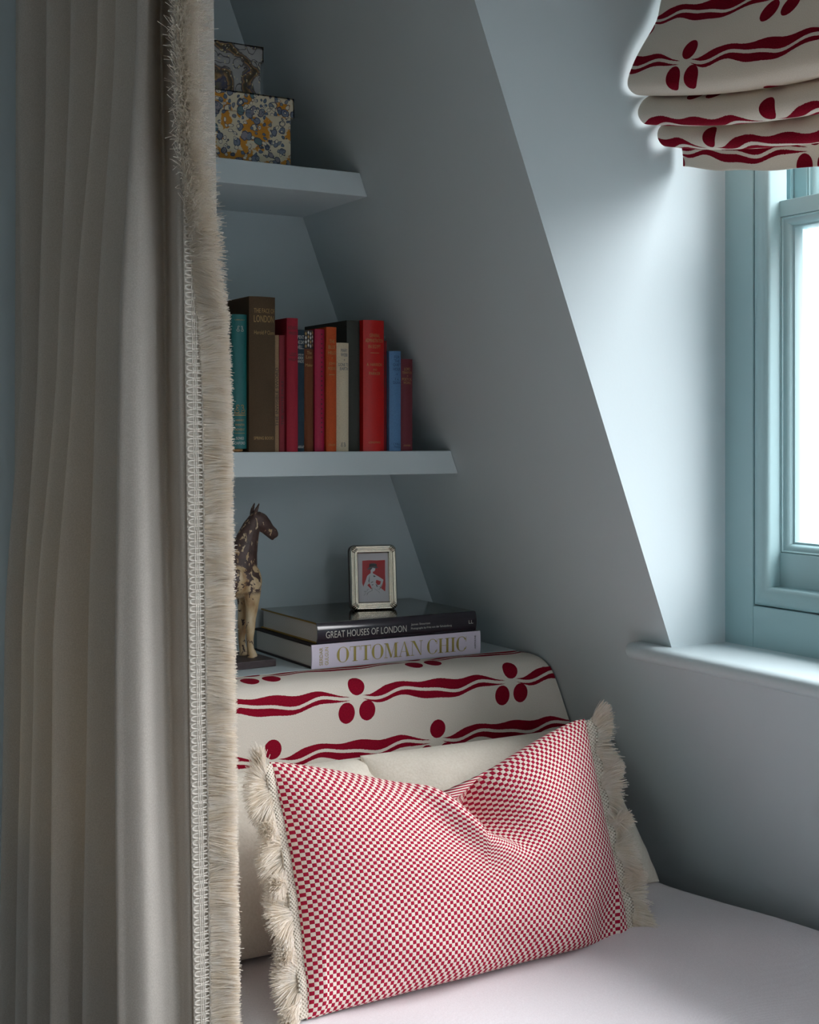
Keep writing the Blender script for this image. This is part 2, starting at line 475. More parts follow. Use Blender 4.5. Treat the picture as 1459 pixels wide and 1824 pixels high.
def slab(mb, y0, y1, z0, z1, th=0.08):
    mb.hexa([(slope(z)+d, y, z) for d in (0, th) for y in (y0, y1) for z in (z0, z1)])
mb = MB()
RY0, RY1, RZ0, RZ1 = -1.40, 0.38, 0.95, 2.36     # opening for the roof window added as fill light, nearer the camera
slab(mb, Y1, YB, 0, ZC); slab(mb, YF, RY0, 0, ZC); slab(mb, RY1, Y0, 0, ZC); slab(mb, RY0, RY1, 0, RZ0); slab(mb, RY0, RY1, RZ1, ZC); slab(mb, Y0, Y1, 0, ZS); slab(mb, Y0, Y1, ZH, ZC)
tag(mb.out('wall_right', M['wall']), kind='structure')
mb = MB()
mb.hexa([(x, y, z) for k_ in (0, 1) for y in (Y1, Y1+0.07) for z, x in ((ZS-0.01, (slope(ZS-0.01)+0.08, 1.66)[k_]), (ZH, (slope(ZH)+0.08, 1.66)[k_]))])
tag(mb.out('wall_dormer_far', M['wall']), kind='structure')
mb = MB()
mb.hexa([(x, y, z) for k_ in (0, 1) for y in (Y0-0.07, Y0) for z, x in ((ZS-0.01, (slope(ZS-0.01)+0.08, 1.66)[k_]), (ZH, (slope(ZH)+0.08, 1.66)[k_]))])
tag(mb.out('wall_dormer_near', M['wall']), kind='structure')
tag(MB().box(slope(ZH)+0.08, 1.66, Y0-0.07, Y1+0.07, ZH, ZH+0.06).out('ceiling_dormer', M['ceiling']), kind='structure')

# window sill with rounded nose
prof = [(1.545, 0.985), (1.545, 1.013), (1.392, 1.013), (1.384, 1.0115), (1.379, 1.0075), (1.377, 1.001), (1.379, 0.994), (1.384, 0.989), (1.392, 0.987), (1.400, 0.985)]
o = MB().extrude(prof, 'y', 0.39, 1.690).out('trim_1', M['sill'])
bevel(o, 0.004, 3); shade_auto(o, 40); tag(o, 'pale blue window sill board with rounded nose', None, None, 'structure')

# sash windows: lining, staff bead, two sashes, cord
def make_window(name, label, D):
    win = thing(name, (1.52, 1.04+D, 1.015), label, None); win['kind'] = 'structure'
    mb = MB()
    mb.box(1.520, 1.640, 1.554+D, Y1+0.02+D*1.0, 1.0, ZH)
    mb.box(1.520, 1.640, 0.535+D, 0.555+D, 1.0, ZH)
    mb.box(1.520, 1.640, 0.555+D, 1.554+D, 1.0, 1.077)
    mb.box(1.520, 1.640, 0.555+D, 1.554+D, 2.22, ZH)
    bevel(mb.out('lining', M['satin'], win), 0.0015, 2)
    pr_ = [(0.0, 1.560), (0.0, 1.524), (0.002, 1.5205), (0.006, 1.518), (0.0135, 1.5165), (0.021, 1.518), (0.0265, 1.522), (0.0290, 1.528), (0.0295, 1.560)]
    o = MB().frame_x(0.556+D, 1.5525+D, 1.0785, 2.219, pr_).out('staff_bead', M['satin'], win); shade_auto(o, 50)
    def sash(name, x, y0, y1, z0, z1, gy0, gy1, gz0, gz1, depth=0.036):
        mb = MB()
        mb.box(x, x+depth, gy1+D, y1+D, z0, z1); mb.box(x, x+depth, y0+D, gy0+D, z0, z1)
        mb.box(x, x+depth, gy0+D, gy1+D, z0, gz0); mb.box(x, x+depth, gy0+D, gy1+D, gz1, z1)
        s_ = mb.out(name, M['satin'], win); bevel(s_, 0.0012, 2)
        pm = [(0.0, x+0.03), (0.0, x+0.003), (0.001, x+0.0015), (0.0025, x+0.0015), (0.0035, x+0.004), (0.0065, x+0.0045), (0.010, x+0.0065), (0.0125, x+0.0105), (0.0135, x+0.014), (0.0165, x+0.0145), (0.0175, x+0.018), (0.0175, x+0.03)]
        g = MB().frame_x(gy0+D, gy1+D, gz0, gz1, pm).out('glazing_moulding', M['satin'], s_); shade_auto(g, 35)
        MB().box(x+0.021, x+0.024, gy0+0.016+D, gy1-0.016+D, gz0+0.016, gz1-0.016).out('pane', M['glass'], s_)
    sash('lower_sash', 1.545, 0.558, 1.5505, 1.080, 1.699, 0.588, 1.522, 1.160, 1.674)
    sash('upper_sash', 1.592, 0.558, 1.5505, 1.665, 2.215, 0.598, 1.512, 1.70, 2.17)
    MB().box(1.5835, 1.590, 1.538+D, 1.556+D, 1.08, 2.22).out('parting_bead', M['satin'], win)
    mb = MB()
    for s_ in range(2):
        mb.tube([(1.553+0.0017*cos(t*0.9+s_*pi), 1.540+D+0.0017*sin(t*0.9+s_*pi), 1.70+t*0.0033) for t in range(150)], 0.0022, 5)
    mb.out('sash_cord', M['rope'], win, True)
make_window('window_1', 'painted sliding sash window beside the far dormer cheek', 0.0)
# unseen roof window added in the sloping wall to brighten curtain and bed
g_ = thing('window_added_roof', (slope(RZ0), (RY0+RY1)/2, RZ0), 'wide roof window added flush in the sloping wall nearer the camera for fill light', None); g_['kind'] = 'structure'
def on_slope(mb, y0, y1, z0, z1, d0, d1): return mb.hexa([(slope(z)+d, y, z) for d in (d0, d1) for y in (y0, y1) for z in (z0, z1)])
mb = MB()
for y0, y1, z0, z1 in ((RY0, RY0+0.05, RZ0, RZ1), (RY1-0.05, RY1, RZ0, RZ1), (RY0+0.05, RY1-0.05, RZ0, RZ0+0.05), (RY0+0.05, RY1-0.05, RZ1-0.05, RZ1), ((RY0+RY1)/2-0.025, (RY0+RY1)/2+0.025, RZ0+0.05, RZ1-0.05)): on_slope(mb, y0, y1, z0, z1, 0.02, 0.09)
mb.out('added_window_frame', M['satin'], g_)
for y0, y1 in ((RY0+0.05, (RY0+RY1)/2-0.025), ((RY0+RY1)/2+0.025, RY1-0.05)): on_slope(MB(), y0, y1, RZ0+0.05, RZ1-0.05, 0.055, 0.059).out('pane', M['glass'], g_)
# outer masonry reveal seen through the glass
mb = MB(); mb.box(1.64, 1.665, 1.566, 1.75, 0.95, 2.35); mb.box(1.64, 1.665, 0.36, 0.540, 0.95, 2.35); mb.box(1.64, 1.665, 0.54, 1.566, 2.25, 2.35); mb.box(1.64, 1.70, 0.36, 1.70, 0.97, 1.062)
tag(mb.out('wall_outer_reveal', M['white']), kind='structure')

# low side panel closing the shelves behind the curtain
tag(MB().box(0.63, 0.68, 2.05, YB, 0, ZC).out('wall_nib', M['wall']), kind='structure')

# ================================================================== SHELVES
def shelf(name, z1, th, label):
    mb = MB(); z0 = z1-th; x0 = 0.68
    mb.hexa([p for p in [(x0, 2.072, z0), (x0, 2.072, z1), (x0, YB, z0), (x0, YB, z1), (slope(z0)-0.0005, 2.072, z0), (slope(z1)-0.0005, 2.072, z1), (slope(z0)-0.0005, YB, z0), (slope(z1)-0.0005, YB, z1)]])
    o = mb.out(name, M['wall']); bevel(o, 0.0012, 2)
    return tag(o, label, 'shelf')
Z1 = 1.791; Z2 = 1.312; Z3 = 0.945
shelf('wall_shelf', Z1, 0.040, 'upper painted wall shelf carrying the two marbled boxes')
shelf('wall_shelf', Z2, 0.041, 'middle painted wall shelf carrying the row of upright books')
shelf('wall_ledge', Z3, 0.030, 'low painted ledge behind the headboard under the stacked large books')

# ================================================================== HEADBOARD
prof = [(2.066, 0.55), (2.066, 0.90), (2.064, 0.940), (2.055, 0.9475), (2.03, 0.9500), (2.00, 0.9485), (1.982, 0.944), (1.970, 0.935), (1.964, 0.922), (1.962, 0.905), (1.961, 0.86), (1.961, 0.80), (1.962, 0.72), (1.963, 0.55)]
pp = catmull([(y, z, 0) for y, z in prof], 90)
arc = [0]
for i in range(1, len(pp)): arc.append(arc[-1]+(pp[i]-pp[i-1]).length)
i0 = min((i for i in range(len(pp)) if pp[i].x < 1.99), key=lambda i: abs(pp[i].y-0.911))
nx = 40; v = []; uvs = []
for i, p in enumerate(pp):
    for j in range(nx):
        x = lerp(0.70, slope(p.y)-0.004, j/(nx-1))
        edge = exp(-((slope(p.y)-x)/0.012)**2)
        d = 0.004*edge
        yy = p.x+(d if p.x < 2.02 else 0); zz = p.y-(d if p.y > 0.93 else 0)
        v.append((x, yy+0.0012*n2(x*9, p.y*9, 3)*(p.x < 1.98), zz))
        uvs.append((x+0.0155, arc[i0]-arc[i]+0.043))
f = grid(nx, len(pp))
n0 = len(v)
f.append(tuple(i*nx+nx-1 for i in range(len(pp)))); f.append(tuple(i*nx for i in range(len(pp)))); f.append(tuple(range(nx))+tuple((len(pp)-1)*nx+j for j in reversed(range(nx))))
o = mesh('headboard', v, f, M['berry'], None, True, uvs); shade_auto(o, 50)
tag(o, 'cream padded headboard printed with red ribbons and berries', 'headboard')

# ================================================================== BED
bed = thing('bed', (1.12, 1.0, 0), 'bed with smooth white woven bedspread under the sloping wall', 'bed')
MB().box(0.72, 1.62, 0.02, 1.955, 0.0, 0.30).out('bed_base', M['divan'], bed)
bevel(MB().box(0.70, 1.615, 0.01, 1.955, 0.30, 0.47).out('mattress', M['matt'], bed), 0.02, 3)
nu, nv = 110, 160; v = []
def bedz(x, y):
    z = 0.600+0.012*n2(x*3.3, y*2.6, 5)*0.6+0.004*n2(x*9, y*8, 6)
    z += 0.028*smooth01((x-1.18)/0.3)*smooth01((1.85-y)/0.5)
    z -= 0.012*exp(-(((x-1.05)/0.3)**2+((y-1.62)/0.12)**2))
    return z
for j in range(nv):
    y = lerp(0.0, 1.957, j/(nv-1))
    for i in range(nu):
        t = i/(nu-1)
        # unrolled cross-section: drop at the room side, flat top, tucked at the wall
        L1 = 0.30; L2 = 0.88; L3 = 0.10
        s_ = t*(L1+L2+L3)
        r = 0.07
        if s_ < L1: x = 0.678; z = 0.60-(L1-s_); off = 0
        elif s_ < L1+L2: x = 0.678+(s_-L1); z = bedz(x, y)
        else: x = 0.678+L2; z = bedz(x, y)-(s_-L1-L2)
        if L1-r < s_ < L1+r:
            a = (s_-(L1-r))/(2*r)*pi/2; x = 0.678+r-r*cos(a); z = bedz(0.678+r, y)-r+r*sin(a)
        elif s_ <= L1-r: z = bedz(0.678+r, y)-r-(L1-r-s_)
        if s_ > L1+L2-r:
            a = min(1, (s_-(L1+L2-r))/(2*r))*pi/2; zz = bedz(0.678+L2-r, y); x = 0.678+L2-r+r*sin(a)*0.95; z = zz-r+r*cos(a)
            x = min(x, slope(z)-0.004)
        v.append((x, y, z))
o = mesh('bedspread', v, grid(nu, nv), M['spread'], bed, True)

# ================================================================== PILLOWS AND CUSHION
def pillow_mesh(w, h, t, px, pz, nA=70, nB=56, chop=None, seed=1, wr=0.0, p=2.4, q=0.5):
    """local: x across, z up from 0, -y is the front"""
    v = []; uv = []; idx = {}
    f = []
    def pos(a, b, side):
        x = a*w/2*(1-px*(1-b*b)); z = b*h/2*(1-pz*(1-a*a))
        th = t*(max(0, 1-abs(a)**p)*max(0, 1-abs(b)**p))**q
        th *= 1+0.06*n2(a*2.2+7, b*2.2, seed)
        y = -th*side
        if wr: y -= side*wr*n2(a*8, b*8, seed+4)*min(1, th/t*2)
        if chop: x, y, z = chop(a, b, x, y, z, side)
        return (x, y, z+h/2)
    for side in (1, -1):
        for j in range(nB):
            for i in range(nA):
                a = sin((i/(nA-1)*2-1)*pi/2*0.92)/sin(pi/2*0.92); b = sin((j/(nB-1)*2-1)*pi/2*0.92)/sin(pi/2*0.92)
                border = i in (0, nA-1) or j in (0, nB-1)
                key = (i, j, 0 if border else side)
                if key not in idx:
                    idx[key] = len(v); v.append(pos(a, b, side)); uv.append((a*w/2, b*h/2))
        for j in range(nB-1):
            for i in range(nA-1):
                g = lambda i_, j_: idx[(i_, j_, 0 if (i_ in (0, nA-1) or j_ in (0, nB-1)) else side)]
                qd = (g(i, j), g(i+1, j), g(i+1, j+1), g(i, j+1)); f.append(qd if side == 1 else qd[::-1])
    return v, f, uv, pos

def put_pillow(name, label, loc, rz, lean, roll, args, mat, group=None, cat='pillow'):
    o = thing(name, loc, label, cat, group)
    R = Matrix.Rotation(rz, 4, 'Z') @ Matrix.Rotation(-lean, 4, 'X') @ Matrix.Rotation(roll, 4, 'Y')
    o.rotation_euler = R.to_euler()
    v, f, uv, pos = pillow_mesh(**args)
    c = mesh('cover', v, f, mat, o, True, uv, local=True, fix=False)
    return o, pos
put_pillow('pillow', 'cream pillow leaning on the headboard next to the curtain', (0.820, 1.775, 0.598), 0.02, 0.47, 0.02, dict(w=0.50, h=0.268, t=0.080, px=0.03, pz=0.03, seed=3, wr=0.003), M['pillow'], 'cream pillows on the bed')
def shear(a, b, x, y, z, side): return x-0.22*(z+0.136)*smooth01((a+0.3)/1.3), y, z
put_pillow('pillow', 'cream pillow leaning on the headboard next to the sloping wall', (1.253, 1.752, 0.598), 0.0, 0.46, 0.0, dict(w=0.500, h=0.272, t=0.080, px=0.02, pz=0.02, seed=9, wr=0.003, chop=shear), M['pillow'], 'cream pillows on the bed')

CW, CH = 0.553, 0.325
def chop(a, b, x, y, z, side):
    a0 = -0.03
    g = max(0, 1-abs(a-a0)/0.97)**1.25
    sb = smooth01((b+0.45)/1.45)
    z2 = z-0.086*g*sb*(0.9 if a < a0 else 1.0)
    # valley running from the top notch down to the right
    p0 = Vector((a0*CW/2, CH/2)); p1 = Vector((0.30*CW/2, -0.04*CH/2))
    P = Vector((x, z)); d = p1-p0; L = d.length; d.normalize()
    tt = (P-p0).dot(d)/L; perp = (P-p0).dot(Vector((d.y, -d.x)))   # + : left/below side
    fade = smooth01((1.06-tt)/0.9)
    sg = 0.0175 if perp > 0 else 0.050
    dep = 0.112*exp(-(perp/sg)**2)*fade*(1 if tt > -0.3 else 0)
    rim = -0.024*exp(-((perp-0.040)/0.028)**2)*fade
    if side == 1: y += dep+rim
    else: y -= dep*0.25
    # crumple at the lower corners
    for sx_, amp in ((1, 0.018), (-1, 0.012)):
        e = exp(-(((a-sx_*0.82)/0.14)**2+((b+0.80)/0.28)**2))
        y += side*amp*e*(1 if a*sx_ < 0.92 else 0.4)
    y += side*0.004*sin(a*9+b*7)*exp(-((b+0.85)/0.2)**2)
    return x, y, z2
cus, cpos = put_pillow('cushion', 'red and cream checked lumbar cushion with fringed ends', (1.040, 1.585, 0.592), 0.057, 0.338, 0.010,
    dict(w=CW, h=CH, t=0.078, px=0.035, pz=0.012, nA=170, nB=116, chop=chop, seed=2), M['check'], cat='cushion')
# fringe on both short ends
for sd, lab in ((-1, 'left'), (1, 'right')):
    st = []; tape_v = []; tape_f = []
    N = 60
    for i in range(N+1):
        b = -0.985+1.97*i/N
        p = Vector(cpos(sd, b, 1)); q = p+Vector((sd*0.0145, -0.004+0.004*sin(b*20), 0))
        tape_v += [tuple(p+Vector((-sd*0.002, -0.003, 0))), tuple(q+Vector((0, -0.003, 0))), tuple(q+Vector((0, 0.001, 0))), tuple(p+Vector((-sd*0.002, 0.001, 0)))]
    for i in range(N):
        for k_ in range(4):
            k2 = (k_+1) % 4; tape_f.append((i*4+k_, i*4+k2, (i+1)*4+k2, (i+1)*4+k_))
    mesh('fringe_tape', tape_v, tape_f, M['knit'], cus, True, None, local=True)
    ns = 9000
    for i in range(ns):
        b = random.uniform(-1.0, 1.0)
        p = Vector(cpos(sd, max(-0.99, min(0.99, b)), 1))
        ruf = sin(b*13.0+1.0+1.3*n1(b*5, 11))
        ang = 0.60*cos(b*13.0+1.0)+0.40*n1(b*9, 4+sd)+random.gauss(0, 0.16)
        if b > 0.86: ang += 0.9*(b-0.86)/0.14
        if b < -0.86: ang += -0.7*(-b-0.86)/0.14
        ln = random.uniform(0.027, 0.038)
        base = p+Vector((sd*(0.010+random.uniform(0, 0.005)), -0.003+random.uniform(-0.003, 0.002), random.uniform(-0.001, 0.001)))
        dr = Vector((sd*cos(ang), -0.50*ruf-0.12+random.gauss(0, 0.22), sin(ang))).normalized()
        drop = Vector((0, -0.004, -0.006))*random.uniform(0.2, 1.0)
        st.append([base, base+dr*ln*0.5+drop*0.25, base+dr*ln+drop])
    o = ribbons('fringe', st, 0.0008, M['fringe'], cus, True); o['kind'] = 'stuff'

# ================================================================== ROMAN BLIND
P = [(1.455, 2.285), (1.440, 2.20), (1.415, 2.10), (1.395, 2.03), (1.382, 1.995), (1.372, 1.968), (1.347, 1.930), (1.330, 1.900), (1.320, 1.872), (1.326, 1.860), (1.342, 1.856), (1.368, 1.862), (1.392, 1.876), (1.398, 1.880),
     (1.392, 1.874), (1.372, 1.860), (1.350, 1.846), (1.339, 1.828), (1.344, 1.816), (1.356, 1.813), (1.380, 1.820), (1.402, 1.832), (1.408, 1.834),
     (1.404, 1.829), (1.390, 1.818), (1.376, 1.805), (1.373, 1.793), (1.380, 1.784), (1.392, 1.783), (1.408, 1.790), (1.417, 1.794),
     (1.419, 1.790), (1.420, 1.780), (1.421, 1.768), (1.421, 1.754)]
pp = catmull([(x, z, 0) for x, z in P], 230)
# fabric coordinate along the drop; the cloth hidden inside each tuck is counted short so the print lands as seen
arc = [0]
for i in range(1, len(pp)): arc.append(arc[-1]+(pp[i]-pp[i-1]).length)
def at_i(k_):
    t_ = k_/(len(P)-1)*(len(pp)-1); i_ = min(int(t_), len(pp)-2); return lerp(arc[i_], arc[i_+1], t_-i_)
HH = 0.086
anch = [(0, 11.3, 7.15, HH*0.5), (14.2, 20, 18.9, -HH*0.5), (23.2, 28.6, 27.4, -HH*1.5), (30.8, 34, 32.2, -HH*2.5)]
keys = []
for k0_, k1_, kc_, vc_ in anch:
    keys += [(at_i(k0_), vc_-(at_i(k0_)-at_i(kc_))), (at_i(k1_), vc_-(at_i(k1_)-at_i(kc_)))]
def print_v(s_):
    for (a0_, v0_), (a1_, v1_) in zip(keys, keys[1:]):
        if s_ <= a1_: return lerp(v0_, v1_, (s_-a0_)/(a1_-a0_))
    return keys[-1][1]
ny = 90; v = []; uvs = []
YA, YE = 1.605, 0.55; yc = (YA+YE)/2; hw = (YA-YE)/2
for i, p in enumerate(pp):
    t = i/(len(pp)-1)
    for j in range(ny):
        y = lerp(YA, YE, (j/(ny-1))**1.3)
        e = abs(y-yc)/hw
        sag = 0.062*(1-e**2.2)*smooth01((2.20-p.y)/0.35)
        bulge = -0.012*(1-e**3)*smooth01((2.15-p.y)/0.3)*(p.x < 1.41)
        wob = 0.0035*n2(y*9, p.y*14, 8)
        edge = 0.006*sin(p.y*38)*exp(-((y-YA)/0.03)**2)*smooth01((2.1-p.y)/0.1)
        v.append((p.x+bulge+wob, y+0.004*sin(p.y*31+0.8)*exp(-((y-YA)/0.05)**2), p.y-sag+0.003*n1(y*17, 5)*(t > 0.9)))
        uvs.append((1.588-y+0.047, print_v(arc[i])))
o = mesh('roman_blind', v, grid(ny, len(pp)), M['berry_blind'], None, True, uvs)
sm = o.modifiers.new('cloth thickness', 'SOLIDIFY'); sm.thickness = 0.0022
blind = o
bl_root = thing('roman_blind', (1.42, 1.04, 2.25), 'cream roman blind with red ribbon print gathered above the window', 'blind')
blind.name = 'blind_cloth'; bl_root.name = 'roman_blind'
blind.parent = bl_root; blind.matrix_parent_inverse = bl_root.matrix_basis.inverted()
MB().box(1.44, 1.475, 0.55, 1.59, 2.262, 2.289).out('headrail', M['white'], bl_root)

# ================================================================== CURTAIN
cy = [1.60, 1.72, 1.80, 1.89, 1.98, 2.08]
LV = [  # z, crest x, front flank points (edge -> crest)
    (2.40, [0.552, 0.566, 0.572, 0.562, 0.552, 0.536], [(0.630, 1.566), (0.610, 1.560), (0.587, 1.560), (0.585, 1.580), (0.592, 1.632), (0.568, 1.594)]),
    (1.87, [0.550, 0.562, 0.564, 0.553, 0.543, 0.529], [(0.633, 1.566), (0.612, 1.560), (0.588, 1.560), (0.586, 1.580), (0.592, 1.632), (0.566, 1.592)]),
    (1.46, [0.528, 0.537, 0.531, 0.535, 0.532, 0.533], [(0.640, 1.566), (0.617, 1.560), (0.592, 1.560), (0.590, 1.580), (0.594, 1.620), (0.556, 1.582)]),
    (1.05, [0.523, 0.527, 0.503, 0.503, 0.508, 0.508], [(0.646, 1.566), (0.623, 1.560), (0.599, 1.560), (0.595, 1.578), (0.590, 1.600), (0.552, 1.570)]),
    (0.62, [0.525, 0.521, 0.500, 0.494, 0.501, 0.502], [(0.650, 1.566), (0.628, 1.560), (0.605, 1.560), (0.600, 1.576), (0.592, 1.582), (0.553, 1.563)]),
    (0.01, [0.522, 0.515, 0.492, 0.488, 0.494, 0.495], [(0.650, 1.567), (0.630, 1.560), (0.607, 1.560), (0.600, 1.574), (0.590, 1.580), (0.550, 1.560)])]
def plan(z):
    for k_ in range(len(LV)-1):
        if LV[k_][0] >= z >= LV[k_+1][0]: break
    a, b = LV[k_], LV[k_+1]; t = (a[0]-z)/(a[0]-b[0]); t = smooth01(t)*0.5+t*0.5
    cx = [lerp(p, q, t) for p, q in zip(a[1], b[1])]
    fl = [(lerp(p[0], q[0], t), lerp(p[1], q[1], t)) for p, q in zip(a[2], b[2])]
    e = fl[0]
    pts = [(e[0]+0.003, e[1]+0.115), (e[0]+0.010, e[1]+0.05), (e[0]+0.006, e[1]+0.014)]+fl
    pts.append((cx[0]+0.006, cy[0]-0.016))
    for i in range(6):
        pts.append((cx[i], cy[i]))
        yn = cy[i+1] if i < 5 else 2.20
        w = 0.012*n1(z*1.3+i*5, 21)
        dep = (0.050, 0.036, 0.045, 0.04, 0.05, 0.06)[i]
        pts.append((cx[i]+dep*0.75+w, lerp(cy[i], yn, 0.36)))
        pts.append((cx[i]+dep*0.85+w, lerp(cy[i], yn, 0.66)))
    pts.append((0.56, 2.22))
    return pts
cur = thing('curtain', (0.58, 1.85, 0), 'cream linen curtain hanging in pleats beside the bed with braid and brush fringe', 'curtain')
nz_, ns_ = 90, 260
v = []
for k_ in range(nz_):
    z = lerp(2.40, 0.01, k_/(nz_-1))
    for p in catmull([(x, y, 0) for x, y in plan(z)], ns_):
        v.append((p.x+0.0015*n2(p.y*14, z*2.2, 12), p.y, z))
o = mesh('curtain_cloth', v, grid(ns_, nz_), M['curtain'], cur, True)
# braid: rows of thread loops stitched along the leading edge
def bx(z): return 0.5875+(1.87-z)*0.0141 if z < 1.87 else 0.5875
YBR = 1.5515
br = mesh('braid', *(lambda zs: ([(bx(z)+dx, YBR+0.0035+0.001*(dx > 0.01), z) for z in zs for dx in (0.0005, 0.0215)], grid(2, len(zs))))([2.38-0.02*i for i in range(118)]), M['trim'], cur)
ring = [(0.0108+0.0098*max(-1, min(1, cos(a)*1.3)), 0, 0.0033*sin(a)) for a in [2*pi*i/12 for i in range(12)]]
lp = MB().tube(ring, 0.00135, 4, closed=True).out('braid_loop', M['trim'], br, True)
zz = [1.975-0.0088*i for i in range(170)]
lp.location = (bx(zz[0]), YBR, zz[0])
for z in zz[1:]: share(lp, 'braid_loop', br, (bx(z), YBR+0.0003*n1(z*60, 3), z+0.0004*n1(z*90, 6)))
for dx, r in ((0.0085, 0.0006), (0.0110, 0.0006), (0.0135, 0.0006), (0.0205, 0.0014)):
    MB().tube([(bx(z)+dx+0.0004*sin(z*700), YBR-0.0012, z) for z in [2.38-0.006*i for i in range(390)]], r, 4).out('stitch_thread', M['trim'], br, True)
st = []
for i in range(26000):
    z = random.uniform(0.40, 2.05)
    tt = smooth01((z-1.35)/0.42)
    cl = n1(z*32, 14)
    base = Vector((bx(z)+0.0205+random.uniform(-0.001, 0.002)-tt*(0.010+0.020*random.random()), YBR-0.001+random.uniform(-0.004, 0.004), z+random.uniform(-0.001, 0.001)))
    d0 = Vector((1.0, -0.12+random.gauss(0, 0.20), 0.30*cl+random.gauss(0, 0.10)-0.05))
    d1 = Vector((-0.22+random.gauss(0, 0.36), -1.0, 0.25*cl+random.gauss(0, 0.28)))
    d = d0.lerp(d1, tt).normalized()
    ln = random.uniform(0.0325, 0.0350)*(1+0.25*tt*random.random()+(0.12*random.random() if random.random() < 0.03 else 0))
    dr = Vector((0, -0.003, -0.003*random.random()))
    st.append([base, base+d*ln*0.45+Vector((0, -0.0025, 0.0015*cl)), base+d*ln+dr])
o = ribbons('brush_fringe', st, 0.0007, M['fringe'], cur); o['kind'] = 'stuff'

# ================================================================== MARBLED BOXES
def marbled(name, kind):
    m, nt, b = new_mat(name); co = coords(nt)
    nd = noise(nt, co, 30 if kind else 22, 3)
    add = nt.nodes.new('ShaderNodeVectorMath'); add.operation = 'MULTIPLY_ADD'
    nt.links.new(nd.outputs['Color'], add.inputs[0]); k_ = 0.018 if kind else 0.05
    add.inputs[1].default_value = (k_, k_, k_); nt.links.new(co, add.inputs[2])
    def vor(sc, feat):
        n = nt.nodes.new('ShaderNodeTexVoronoi'); n.feature = feat; n.inputs['Scale'].default_value = sc
        nt.links.new(add.outputs[0], n.inputs['Vector']); return n
    BW = lambda a0, a1: [(a0, (1, 1, 1, 1)), (a1, (0, 0, 0, 1))]
    if kind:
        c = srgb(206, 198, 172)
        org = noise(nt, co, 34, 3, 0.6)
        c = mixc(nt, ramp(nt, org.outputs[0], [(0.53, (0, 0, 0, 1)), (0.56, (1, 1, 1, 1))]), c, srgb(196, 134, 34))
        for sc, rad, pal in ((62, 0.36, (srgb(112, 124, 142), srgb(86, 118, 124), srgb(132, 130, 140), srgb(206, 198, 172))), (120, 0.34, (srgb(208, 201, 178), srgb(84, 104, 128), srgb(120, 130, 140), srgb(212, 205, 184)))):
            vc = vor(sc, 'F1'); sp = nt.nodes.new('ShaderNodeSeparateColor'); nt.links.new(vc.outputs['Color'], sp.inputs[0])
            cell = ramp(nt, sp.outputs[0], [(0.0, pal[0]), (0.3, pal[1]), (0.5, pal[2]), (0.75, pal[3])], 'CONSTANT')
            keep = X(sp.outputs[1]).gt(0.22)
            rim = X(ramp(nt, vc.outputs['Distance'], BW(rad+0.06, rad+0.10)))*keep
            core = X(ramp(nt, vc.outputs['Distance'], BW(rad-0.02, rad+0.01)))*keep
            c = mixc(nt, rim.v, c, srgb(58, 70, 92)); c = mixc(nt, core.v, c, cell)
            inner = X(ramp(nt, vc.outputs['Distance'], BW(0.13, 0.16)))*keep*X(sp.outputs[2]).gt(0.5)
            c = mixc(nt, inner.v, c, srgb(96, 112, 120))
        c3 = c
    else:
        w = nt.nodes.new('ShaderNodeTexWave'); w.bands_direction = 'DIAGONAL'; w.inputs['Scale'].default_value = 9; w.inputs['Distortion'].default_value = 9; w.inputs['Detail'].default_value = 2
        nt.links.new(add.outputs[0], w.inputs['Vector'])
        c1 = ramp(nt, w.outputs['Fac'], [(0.0, srgb(66, 62, 50)), (0.10, srgb(156, 122, 76)), (0.17, srgb(58, 64, 98)), (0.25, srgb(112, 104, 78)), (0.31, srgb(62, 64, 74)), (0.36, srgb(148, 150, 150)), (1.0, srgb(152, 154, 154))])
        vc = vor(42, 'F1')
        c2 = mixc(nt, (X(ramp(nt, vc.outputs['Distance'], BW(0.46, 0.50)))*(1.0-X(ramp(nt, vc.outputs['Distance'], BW(0.40, 0.43))))).v, c1, srgb(64, 64, 70))
        vs = vor(150, 'F1')
        c3 = mixc(nt, ramp(nt, vs.outputs['Distance'], BW(0.17, 0.20)), c2, srgb(198, 192, 150))
    nt.links.new(c3, b.inputs['Base Color']); b.inputs['Roughness'].default_value = 0.45
    return m
M['marble0'] = marbled('grey swirled marbled paper', 0); M['marble1'] = marbled('orange and blue pebble marbled paper', 1)
def lidbox(name, label, x0, x1, y0, y1, z0, h, lid, lip, mat):
    o = thing(name, ((x0+x1)/2, (y0+y1)/2, z0), label, 'box', 'marbled paper boxes')
    bevel(MB().box(x0+lip, x1-lip, y0+lip, y1-lip, z0, z0+h-0.004).out('box_body', mat, o), 0.001, 2)
    zl = z0+h-lid; mb = MB()
    mb.box(x0, x1, y0, y0+0.003, zl, z0+h); mb.box(x0, x1, y1-0.003, y1, zl, z0+h); mb.box(x0, x0+0.003, y0, y1, zl, z0+h); mb.box(x1-0.003, x1, y0, y1, zl, z0+h); mb.box(x0, x1, y0, y1, z0+h-0.003, z0+h)
    bevel(mb.out('lid', mat, o), 0.0008, 2)
lidbox('storage_box', 'larger orange and blue marbled paper box standing on the upper shelf', 0.76, 0.996, 2.095, 2.285, Z1, 0.118, 0.033, 0.0045, M['marble1'])
lidbox('storage_box', 'smaller grey swirled marbled paper box on top of the other box', 0.77, 0.941, 2.098, 2.25, Z1+0.1182, 0.080, 0.026, 0.004, M['marble0'])

